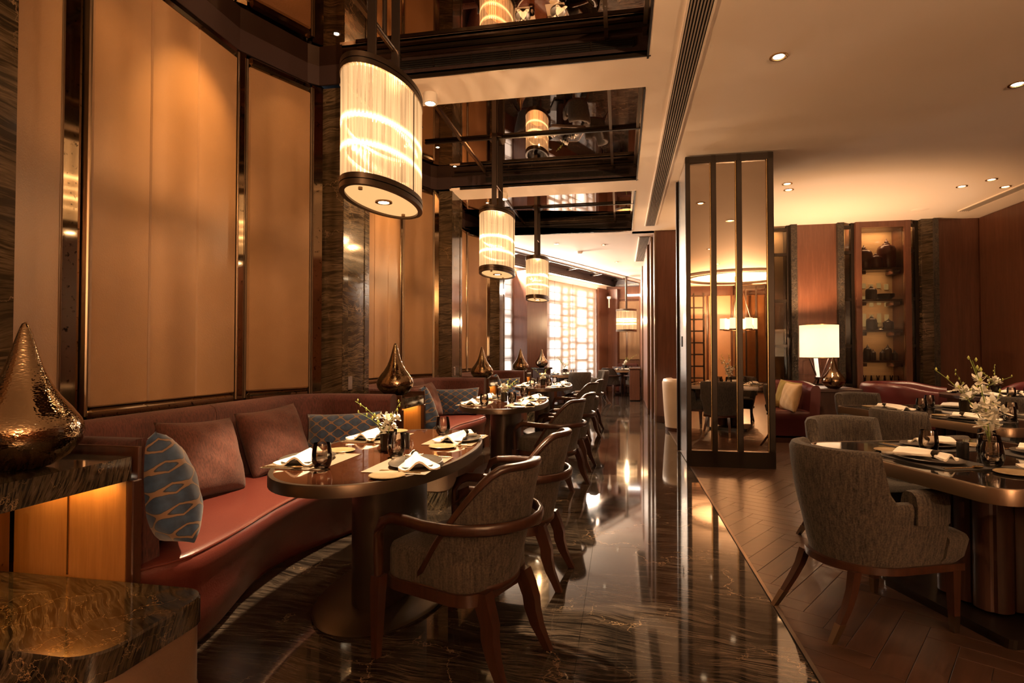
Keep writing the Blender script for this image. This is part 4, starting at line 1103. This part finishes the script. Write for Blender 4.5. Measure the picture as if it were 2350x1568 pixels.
def make_tub():
    t = thing('tub_chair', 'x', 'chair', (0, 0, 0), 0, 'upholstered tub chairs')
    path = Upath(.285, .20, -.01, 40)
    zt = lambda a: .845 - .225 * sm((a - .50) / .07) - .012 * a
    zb = lambda a: .315
    fl = lambda q: -.055 * (1 - min(1, q * 1.35)) ** 1.6 + .012 * q
    ln = lambda z, a: .035 * max(0, (z - .45) / .4) * (1 - .6 * a)
    shell(path, zt, zb, .075, fl, ln, 8, .7).obj('shell', 'fabric_brown', t, 50, label='ribbed tweed tub back and arms')
    for s in (-1, 1):
        g = G(); sc_ = []
        for i in range(8):
            y = .005 + .175 * i / 7; k = 1 - .25 * abs(2 * i / 7 - 1) ** 5
            sc_.append([(s * (.248 + a * k), y, .50 + (b_ - .50) * (1 if b_ < .6 else (.96 + .04 * k))) for a, b_ in ((-.052, .50), (-.058, .60), (-.045, .645), (-.02, .662), (.02, .662), (.048, .645), (.060, .60), (.056, .52), (.044, .52), (.040, .60), (-.040, .60), (-.040, .50))])
        g.loft(sc_); g.obj('arm_pad', 'fabric_brown', t, 50)
    sp_ = [(.262, .208), (.266, .29), (.255, .325), (.22, .340), (-.22, .340), (-.255, .325), (-.266, .29), (-.262, .208)] + [(x, y) for x, y, *_ in Upath(.20, .20, .0, 30)][::-1]
    g = G(); g.loft([[(x * k, (y - .035) * k + .035, z) for x, y in sp_] for k, z in ((.85, .31), (.95, .35), (1.0, .43), (.97, .452), (.88, .466), (.6, .472))]); g.obj('seat', 'fabric_brown', t, 50)
    bp = [(x * .93 - nx * .0, y * .93) for x, y, nx, ny, a in Upath(.262, .335, -.02, 30)]
    g = G(); g.prism(bp, .285, .318); g.obj('base_rail', 'chair_wood', t, 40)
    for s in (-1, 1):
        g = G(); g.loft([[(s * x + dx, y + dy, z) for dx, dy in ((-w, -w), (w, -w), (w, w), (-w, w))] for x, y, z, w in ((.222, .272, .075, .0160), (.222, .268, .29, .022))]); lg = g.obj('leg', 'chair_wood', t)
        g = G(); g.loft([[(s * x + dx, y + dy, z) for dx, dy in ((-w, -w), (w, -w), (w, w), (-w, w))] for x, y, z, w in ((.222, .273, 0, .0130), (.222, .272, .0755, .0165))]); g.obj('leg_cap', 'bronze', lg)
        R_ = ((.185, -.300, .075, .0145), (.178, -.258, .14, .0165), (.168, -.222, .21, .018), (.158, -.198, .29, .020))
        g = G(); g.loft([[(s * x + dx, y + dy, z) for dx, dy in ((-w, -w), (w, -w), (w, w), (-w, w))] for x, y, z, w in R_]); lg = g.obj('leg', 'chair_wood', t, 40)
        g = G(); g.loft([[(s * x + dx, y + dy, z) for dx, dy in ((-w, -w), (w, -w), (w, w), (-w, w))] for x, y, z, w in ((.194, -.352, 0, .013), (.185, -.300, .0755, .0165))]); g.obj('leg_cap', 'bronze', lg)
    return t
tc = make_tub(); tct = tree(tc); first2 = [True]
def tub(loc, rz, label):
    if first2[0]:
        first2[0] = False; tc.location = loc; tc.rotation_euler = (0, 0, rz); tc['label'] = label; return tc
    return clone(tc, tct, loc, rz, label)
def face(fx, fy): return atan2(-fx, fy)

# ================================================================== RIGHT-HAND ROOM
RT = radians(18.0); U = Vector((-sin(RT), cos(RT))); V = Vector((cos(RT), sin(RT)))
def make_square_table(label, loc, su, sv, rz):
    t = thing('square_table', label, 'table', loc, rz, 'bronze edged dining tables')
    o = rrect(sv, su, .10, 6); i_ = rrect(sv - .03, su - .03, .09, 6)
    G().prism(i_, TZ - .025, TZ - .001).obj('table_top', 'tabletop_black', t, label='polished black stone top')
    secs = [[(x0, y0, TZ - .065), (x1, y1, TZ - .065), (x1, y1, TZ - .006), (x1 * .996, y1 * .996, TZ), (x0, y0, TZ)] for (x0, y0), (x1, y1) in zip(rrect(sv - .032, su - .032, .09, 6), o)]
    g = G(); g.loft(secs, True, False, True); g.obj('edge_band', 'bronze_edge', t, 35)
    # fluted pedestal
    pts = []; hw, nl_ = .15, 3
    for sd_ in range(4):
        for l_ in range(nl_):
            for k in range(7):
                q = pi * k / 7; r_ = hw / nl_; lx = hw - r_ - 2 * r_ * l_ + r_ * cos(q); ly = hw + .62 * r_ * sin(q)
                for _ in range(sd_): lx, ly = -ly, lx
                pts.append((lx, ly))
    G().prism(pts, .06, TZ - .03).obj('pedestal', 'table_wood', t, 30)
    g = G(); g.loft([[(x * k, y * k, z) for x, y in rrect(.62, su * .62, .03, 3)] for k, z in ((.97, 0), (.97, .03), (1, .03), (1, .048))]); g.obj('base_plate', 'bronze_dark', t)
    return t
R1c = Vector((1.43, 2.50)) + U * .60 + V * .60
make_square_table('square stone topped table in the right foreground', (R1c.x, R1c.y, 0), 1.2, 1.2, RT)
R2c = Vector((2.64, 4.55)) + U * .88 + V * .60
make_square_table('longer stone topped table behind the right foreground one', (R2c.x, R2c.y, 0), 1.76, 1.2, RT)
def at(c, u, v): p = c + U * u + V * v; return (p.x, p.y, 0)
tub((1.16, 3.06, 0), face(.923, .385), 'big tub chair in the right foreground with its back to the camera')
tub(at(R1c, .86, -.03), face(-U.x, -U.y), 'tub chair on the far side of the right foreground table')
tub(at(R1c, -.90, .05), face(U.x, U.y), 'tub chair on the near side of the right foreground table')
tub(at(R1c, .0, .90), face(-V.x, -V.y), 'tub chair on the right side of the right foreground table')
tub(at(R2c, -.35, -.80), face(V.x, V.y), 'tub chair on the left side of the longer stone table')
tub(at(R2c, 1.14, .0), face(-U.x, -U.y), 'dark tub chair at the far end of the longer stone table')
tub(at(R2c, .42, .88), face(-V.x, -V.y), 'tub chair on the right side of the longer stone table')
for (lx, ly, rz, who, nd) in ((-.36, -.02, -R90, 'left seat', .1), (.02, .37, pi, 'far seat', .2), (.36, .02, R90, 'right seat', -2.8), (.03, -.37, 0, 'near seat', 2.9)):
    place(R1c.x, R1c.y, RT, TZ, lx, ly, rz, who, 'foreground stone table', mat2_me, napdir=nd + pi * (1 if rz in (-R90, pi) else 0))
p = R1c + U * -.02 + V * -.02
orchid('tall white orchid spray in a glass vase on the foreground stone table', (p.x, p.y, TZ + .001), 1.25, 17, 21, 4, True)
p = R1c + U * .02 + V * -.13; candle((p.x, p.y, TZ + .0001), 'black candle holder beside the tall orchid spray')
for (lx, ly, rz, who) in ((-.37, -.38, -R90, 'left near seat'), (-.37, .42, -R90, 'left far seat'), (.37, -.38, R90, 'right near seat'), (.37, .42, R90, 'right far seat')):
    place(R2c.x, R2c.y, RT, TZ, lx, ly, rz, who, 'longer stone table', mat2_me, 'mpngsf', .2)
orchid('white orchids on the longer stone table', (R2c.x, R2c.y, TZ + .001), 1.25, 14, 33, 3)

# ---- curved leather booths
def booth(label, loc, rz, R, yf, mo, mi, span=1.0, ends=.62, top=.86, seat=True):
    t = thing('booth_sofa', label, 'sofa', loc, rz, 'curved leather booths')
    path = Upath(R, yf, 0, 44)
    zt = lambda a: top - (top - ends) * sm((a - .62) / .38) ; zb = lambda a: .06
    fl = lambda q: -.05 * (1 - min(1, q)) ** 1.5; ln = lambda z, a: 0
    shell(path, zt, zb, .13, fl, ln, 8, .8).obj('back_shell', mo, t, 50)
    ri = R - .13
    if mi != mo:
        p2 = Upath(ri + .004, yf - .02, 0, 44); shell(p2, lambda a: zt(a) - .02, lambda a: .3, .02, fl, ln, 6, .5).obj('inner_lining', mi, t, 50)
    if seat:
        sp_ = [(x, y) for x, y, *_ in Upath(ri - .005, yf, 0, 36)]
        g = G(); g.loft([[(x * k, y * k, z) for x, y in sp_] for k, z in ((.94, .10), (.96, .33), (.995, .35), (1.0, .42), (.97, .45), (.8, .46))]); g.obj('seat', mi, t, 50)
    g = G(); g.prism([(x * .93, y * .93) for x, y, *_ in Upath(R - .03, yf, 0, 36)], 0, .07); g.obj('plinth', 'dark_wood', t)
    return t
booth('maroon leather booth with tan cushions behind the mirrored column', (2.02, 8.95, 0), pi, .74, .30, 'leather_maroon', 'leather_maroon', ends=.82)
booth('maroon leather booth between lamp console and display cabinet', (4.05, 8.85, 0), face(.85, -.5), .68, .30, 'leather_maroon', 'leather_maroon', ends=.78)
booth('maroon leather booth against the right wall with blue cushion', (5.25, 8.05, 0), face(-1, -.15), .60, .55, 'leather_maroon', 'leather_maroon', ends=.7, top=.90)
booth('cream leather barrel chair in the gap behind the mirrored column', (1.0, 9.75, 0), face(.9, .3), .33, .12, 'leather_cream', 'leather_maroon', ends=.70, top=.86)
cushion('tan', (2.12, 9.45, .66), radians(0), radians(18), 'tan velvet cushion on the maroon booth behind the column', .1)
cushion('gold', (2.42, 9.05, .65), radians(-62), radians(16), 'mustard cushion leaning in the corner of the maroon booth', .1)
cushion('tan', (2.40, 8.80, .64), radians(-80), radians(14), 'second tan cushion beside the mustard one on the maroon booth', .0)
cushion('blue', (5.30, 8.35, .66), radians(-85), radians(16), 'blue gold lattice cushion on the right wall booth', 0)
cushion('blue', (5.22, 7.72, .66), radians(-100), radians(16), 'blue gold lattice cushion at the near side of the right wall booth', 0)
# round table in front of the right booths
t = thing('round_table', 'wood edged table between the booths at the right', 'table', (4.62, 8.15, 0), .2)
g = G(); g.loft([[(x, y, z) for x, y in sellipse(a, b, 2.4, 48)] for a, b, z in ((.50, .62, TZ - .05), (.52, .64, TZ - .045), (.52, .64, TZ - .005), (.51, .63, TZ))]); g.obj('table_top', 'table_wood', t, 40)
G().prism(sellipse(.14, .22, 2.4, 32), .02, TZ - .045).obj('pedestal', 'lamp_bar', t, 35); G().prism(sellipse(.3, .4, 2.2, 40), 0, .022).obj('base_plate', 'bronze', t, 35)
for (lx, ly, rz, who) in ((-.30, -.2, -R90, 'left near seat'), (-.1, .38, pi, 'far seat'), (.3, .05, R90, 'right seat'), (.05, -.38, 0, 'near seat')):
    place(4.62, 8.15, .2, TZ, lx, ly, rz, who, 'wood edged table', None, 'pngs', .3)
orchid('white orchids on the wood edged table by the right booths', (4.62, 8.15, TZ + .001), 1.2, 12, 44, 3)
# lamp console with table lamp and drop vase
t = thing('lamp_console', 'dark wooden console between the maroon booths', 'console', (3.08, 9.50, 0), 0)
G().box((0, 0, .735), (.62, 1.30, .05), 0, .006).obj('top', 'table_wood', t); G().box((0, .02, .36), (.54, 1.20, .70), 0, .006).obj('body', 'dark_wood', t); G().box((0, 0, .03), (.48, 1.1, .06)).obj('plinth', 'black_trim', t)
vase((3.03, 8.97, .7602), 'drop vase on the console beside the glowing table lamp', .98)
t = thing('table_lamp', 'glowing white drum shade table lamp on dark crossed legs', 'lamp', (3.135, 9.90, .7602))
g = G(); g.lathe([(.001, 0), (.10, 0), (.10, .018), (.001, .018)], 28); g.obj('base', 'bronze_dark', t, 40)
g = G(); g.lathe([(.001, .10), (.07, .10), (.07, .13), (.001, .13)], 24); g.obj('collar', 'chair_wood', t, 40)
for a in (pi, 0, pi / 2):
    G().tube([(cos(a) * .03, sin(a) * .03, .12), (cos(a) * .17, sin(a) * .10, .50)], 1, sec=rect_sec(.035, .018)).obj('leg', 'chair_wood', t)
    G().tube([(cos(a) * .03, sin(a) * .03, .11), (cos(a) * .09, sin(a) * .09, .015)], 1, sec=rect_sec(.03, .018)).obj('foot', 'chair_wood', t)
G().tube([(-.02, 0, .13), (-.055, 0, .48)], .03, 12).obj('glow_stem', 'lamp_shade', t, 60)
g = G(); n = 48; z0, z1, R_ = .435, .975, .283
g.loft([[(r * cos(2 * pi * j / n), r * sin(2 * pi * j / n), z) for j in range(n)] for r, z in ((R_, z0), (R_, z1), (R_ - .006, z1), (R_ - .006, z0))], True, False); 
g.f += [(144 + j, 144 + (j + 1) % n, (j + 1) % n, j) for j in range(n)]; g.obj('shade', 'drum_shade', t, 50)
for z in (z0, z1 - .012):
    g = G(); g.lathe([(R_ + .001, z), (R_ + .001, z + .012), (R_ - .0, z + .012), (R_ - .0, z)], 40); g.obj('shade_trim', 'brass', t, 50)
point('table_lamp_bulb', (0, 0, .70), 20, (1.0, .84, .66), .02, t); spot('table_lamp_up', (0, 0, .80), (0.0, .15, 1), 120, 140, .4, (1.0, .54, .24), .06, t)

# ---- things in the display cabinet
def jar(x, y, z, r, h, mat, label, fin=True):
    t = thing('jar', label, 'jar', (x, y, z), 0, 'jars in the display cabinet')
    g = G(); g.lathe([(.001, 0), (r * .92, 0), (r, h * .08), (r, h * .62), (r * .85, h * .74), (r * .4, h * .80), (.001, h * .80)], 24); g.obj('body', mat, t, 50)
    if fin:
        g = G(); g.lathe([(r * .42, h * .79), (r * .40, h * .83), (r * .18, h * .87), (r * .24, h * .90), (r * .10, h * .94), (.002, h * 1.02)], 16); g.obj('finial', mat, t, 50)
    return t
cy_ = BYW + .22
jar(4.20, cy_, 2.7501, .135, .42, 'jar_red', 'dark red lidded jar at the left of the top cabinet shelf'); jar(4.37, cy_ - .05, 2.7501, .10, .28, 'jar_red', 'small lidded jar in the middle of the top cabinet shelf'); jar(4.56, cy_, 2.7501, .145, .52, 'jar_red', 'tallest red lidded jar at the right of the top cabinet shelf')
jar(4.31, cy_, 2.2051, .09, .26, 'jar_dark', 'round lidded jar on the second cabinet shelf')
g = G(); g.lathe([(.001, 0), (.08, 0), (.14, .05), (.145, .10), (.135, .10), (.125, .055), (.07, .015), (.001, .015)], 28); tag(g.obj('bowl', 'jar_dark', None, 50, (4.53, cy_, 2.2051)), 'wide dark bowl on the second cabinet shelf', 'bowl')
jar(4.31, cy_, 1.6801, .085, .26, 'jar_dark', 'lidded jar at the left of the third cabinet shelf'); jar(4.58, cy_, 1.6801, .08, .20, 'jar_dark', 'squat jar at the right of the third cabinet shelf')
g = G(); g.lathe([(z_[0] * 1.6, z_[1] * 1.3) for z_ in tum], 20); tag(g.obj('glass', 'clear_glass', None, 50, (4.45, cy_, 1.6801)), 'clear glass between the jars on the third cabinet shelf', 'glass')
for k, (xx, rr, hh) in enumerate(((4.13, .05, .2), (4.24, .065, .28), (4.33, .045, .2), (4.48, .05, .2), (4.56, .065, .28), (4.67, .045, .18))):
    jar(xx, cy_, 1.1461, rr, hh, 'jar_dark', '%s small bottle on the fourth cabinet shelf counted from its left end' % ('first', 'second', 'third', 'fourth', 'fifth', 'sixth')[k])
g = G(); g.lathe([(z_[0] * 1.5, z_[1] * 1.7) for z_ in tum], 18); gm = g.mesh('stem_glass', 'clear_glass', 60)
for k in range(6): tag(inst('wine_glass', gm, None, (4.13 + k * .105, cy_ - .04 * (k % 2), .7201)), '%s wine glass from the left on the lowest cabinet shelf' % ('first', 'second', 'third', 'fourth', 'fifth', 'sixth')[k], 'glass', 'wine glasses in the cabinet')

# ================================================================== FAR END OF THE AISLE
def far_table(label, x, y, su, sv, rz, who):
    make_square_table(label, (x, y, 0), su, sv, rz)
    for (lx, ly, r, w) in ((-sv / 2 + .2, 0, -R90, 'left seat'), (sv / 2 - .2, 0, R90, 'right seat'), (0, -su / 2 + .2, 0, 'near seat')):
        place(x, y, rz, TZ, lx, ly, r, w, who, mat2_me, 'png', .3)
far_table('dark table in front of the lattice window', -1.35, 13.9, .9, .9, .3, 'far window table')
orchid('orchids on the table before the lattice window', (-1.35, 13.9, TZ + .001), 1.4, 6, 51, 3)
tub((-.98, 13.2, 0), face(-.4, .9), 'tub chair with its back to the aisle at the far window table')
tub((-.62, 14.35, 0), face(-.9, -.3), 'tub chair on the aisle side of the far window table')
tub((-2.2, 13.5, 0), face(.9, .3), 'tub chair on the wall side of the far window table')
far_table('far dining table before the leather end wall', .12, 17.9, .95, .9, 0, 'far end table')
orchid('orchids on the far table before the leather end wall', (.12, 17.9, TZ + .001), 1.5, 9, 52, 3)
armchair((-.30, 17.15, 0), radians(-18), 'left wooden armchair at the far end table'); armchair((.40, 17.1, 0), radians(14), 'right wooden armchair at the far end table')
t = thing('end_bench', 'red bench below the leather end wall', 'bench', (.20, 18.95, 0)); G().box((0, 0, .23), (.70, .55, .46), 0, .04).obj('seat', 'leather_red', t); G().box((0, .26, .68), (.70, .14, .5), 0, .04).obj('backrest', 'fabric_red', t)
cushion('blue', (.02, 18.86, .66), 0, radians(18), 'blue cushion on the far end bench'); cushion('blue', (.40, 18.86, .66), 0, radians(18), 'blue cushion at the right on the far end bench')
t = thing('service_cabinet', 'narrow wooden service cabinet against the stepped wood wall', 'cabinet', (.36, 15.75, 0)); G().box((0, 0, .43), (.26, .7, .82), 0, .006).obj('body', 'panel_wood', t); G().box((0, 0, .855), (.30, .74, .03), 0, .004).obj('top', 'dark_wood', t)
for s in (-1, 1):
    d_ = G().box((-.135, s * .17, .45), (.015, .32, .72), 0, .003).obj('door', 'dark_wood', t); G().box((-.15, s * .04, .5), (.012, .012, .12)).obj('handle', 'brass', d_)
cv = thing('security_camera', 'white dome security camera on the pier by the lattice window', 'camera', (*wp(3.2, .25)[:2], 3.1)); g = G(); g.lathe([(.001, -.06), (.05, -.05), (.07, -.01), (.07, .03), (.001, .03)], 18); g.obj('dome', 'white_metal', cv, 50); G().box((0, 0, -.20), (.04, .04, .28), 0, .005).obj('bracket', 'white_metal', cv)

# ================================================================== BEHIND THE PHOTOGRAPHER (seen in the mirrors)
ch = thing('chandelier', 'ring chandelier of six glass cylinders under the round ceiling ring', 'chandelier', (3.4, -4.2, 1.95))
g = G(); secs = [[((.42 + .015 * cos(q)) * cos(2 * pi * i / 40), (.42 + .015 * cos(q)) * sin(2 * pi * i / 40), .015 * sin(q)) for q in [2 * pi * j / 8 for j in range(8)]] for i in range(40)]; g.loft(secs, True, False, True); g.obj('ring', 'bronze', ch, 60)
for k in range(6):
    a = 2 * pi * k / 6; c = (.42 * cos(a), .42 * sin(a), 0)
    g = G(); g.lathe([(.10, .02), (.10, .34), (.092, .34), (.092, .02)], 20, c); cyl = g.obj('glass_cylinder', 'chandelier_glass', ch, 50)
    g = G(); g.lathe([(.001, .0), (.105, .0), (.105, .03), (.001, .03)], 20, c); g.obj('cap', 'bronze', cyl, 50)
    g = G(); g.lathe([(.001, .12), (.03, .13), (.03, .24), (.001, .25)], 12, c); g.obj('bulb', 'lamp_ring', cyl, 50)
for k in range(3):
    a = 2 * pi * k / 3 + .3; G().tube([(.42 * cos(a), .42 * sin(a), 0), (.04 * cos(a), .04 * sin(a), 1.45)], .008, 6).obj('rod', 'lamp_bar', ch, 60)
g = G(); g.lathe([(.001, 1.45), (.10, 1.45), (.10, 1.58), (.001, 1.58)], 20); g.obj('canopy', 'bronze', ch, 50)
point('chandelier_light', (0, 0, .45), 240, (1.0, .60, .31), .04, ch); spot('chandelier_up', (0, 0, .50), (0, 0, 1), 800, 177, .05, (1.0, .56, .27), .05, ch)
for r_, m_ in ((1.45, 'bronze_dark'), (1.62, 'white_ceiling')):
    g = G(); secs = [[((r_ + a) * cos(2 * pi * i / 56), (r_ + a) * sin(2 * pi * i / 56), z) for a, z in ((-.04, 0), (-.04, -.07), (.04, -.07), (.04, 0))] for i in range(56)]; g.loft(secs, True, False, True); g.obj('cove_ring', m_, ceil, 40, (3.4, -4.2, CE))
sc_ = thing('mirror_screen', 'tall dark framed screen of three panes near the chandelier', 'screen', (4.05, -5.6, 0), .1)
for xx in (-.45, -.15, .15, .45): G().box((xx, 0, 1.70), (.05, .06, 3.4)).obj('post', 'bronze_dark', sc_)
for zz in (.09, 3.37): G().box((0, 0, zz), (.95, .06, .12)).obj('rail', 'bronze_dark', sc_)
for k in range(3): G().box((-.3 + .3 * k, 0, 1.72), (.25, .01, 3.2)).obj('pane', 'cabinet_glass', sc_)
sc_ = thing('ladder_screen', 'dark ladder lattice screen beside the aisle behind the camera', 'screen', (2.3, -5.5, 0), 0)
for xx in (-.30, 0, .30): G().box((xx, 0, 1.6), (.05, .06, 3.2)).obj('post', 'bronze_dark', sc_)
for k in range(9): G().box((0, 0, .1 + k * .375), (.60, .05, .045)).obj('rung', 'bronze_dark', sc_)
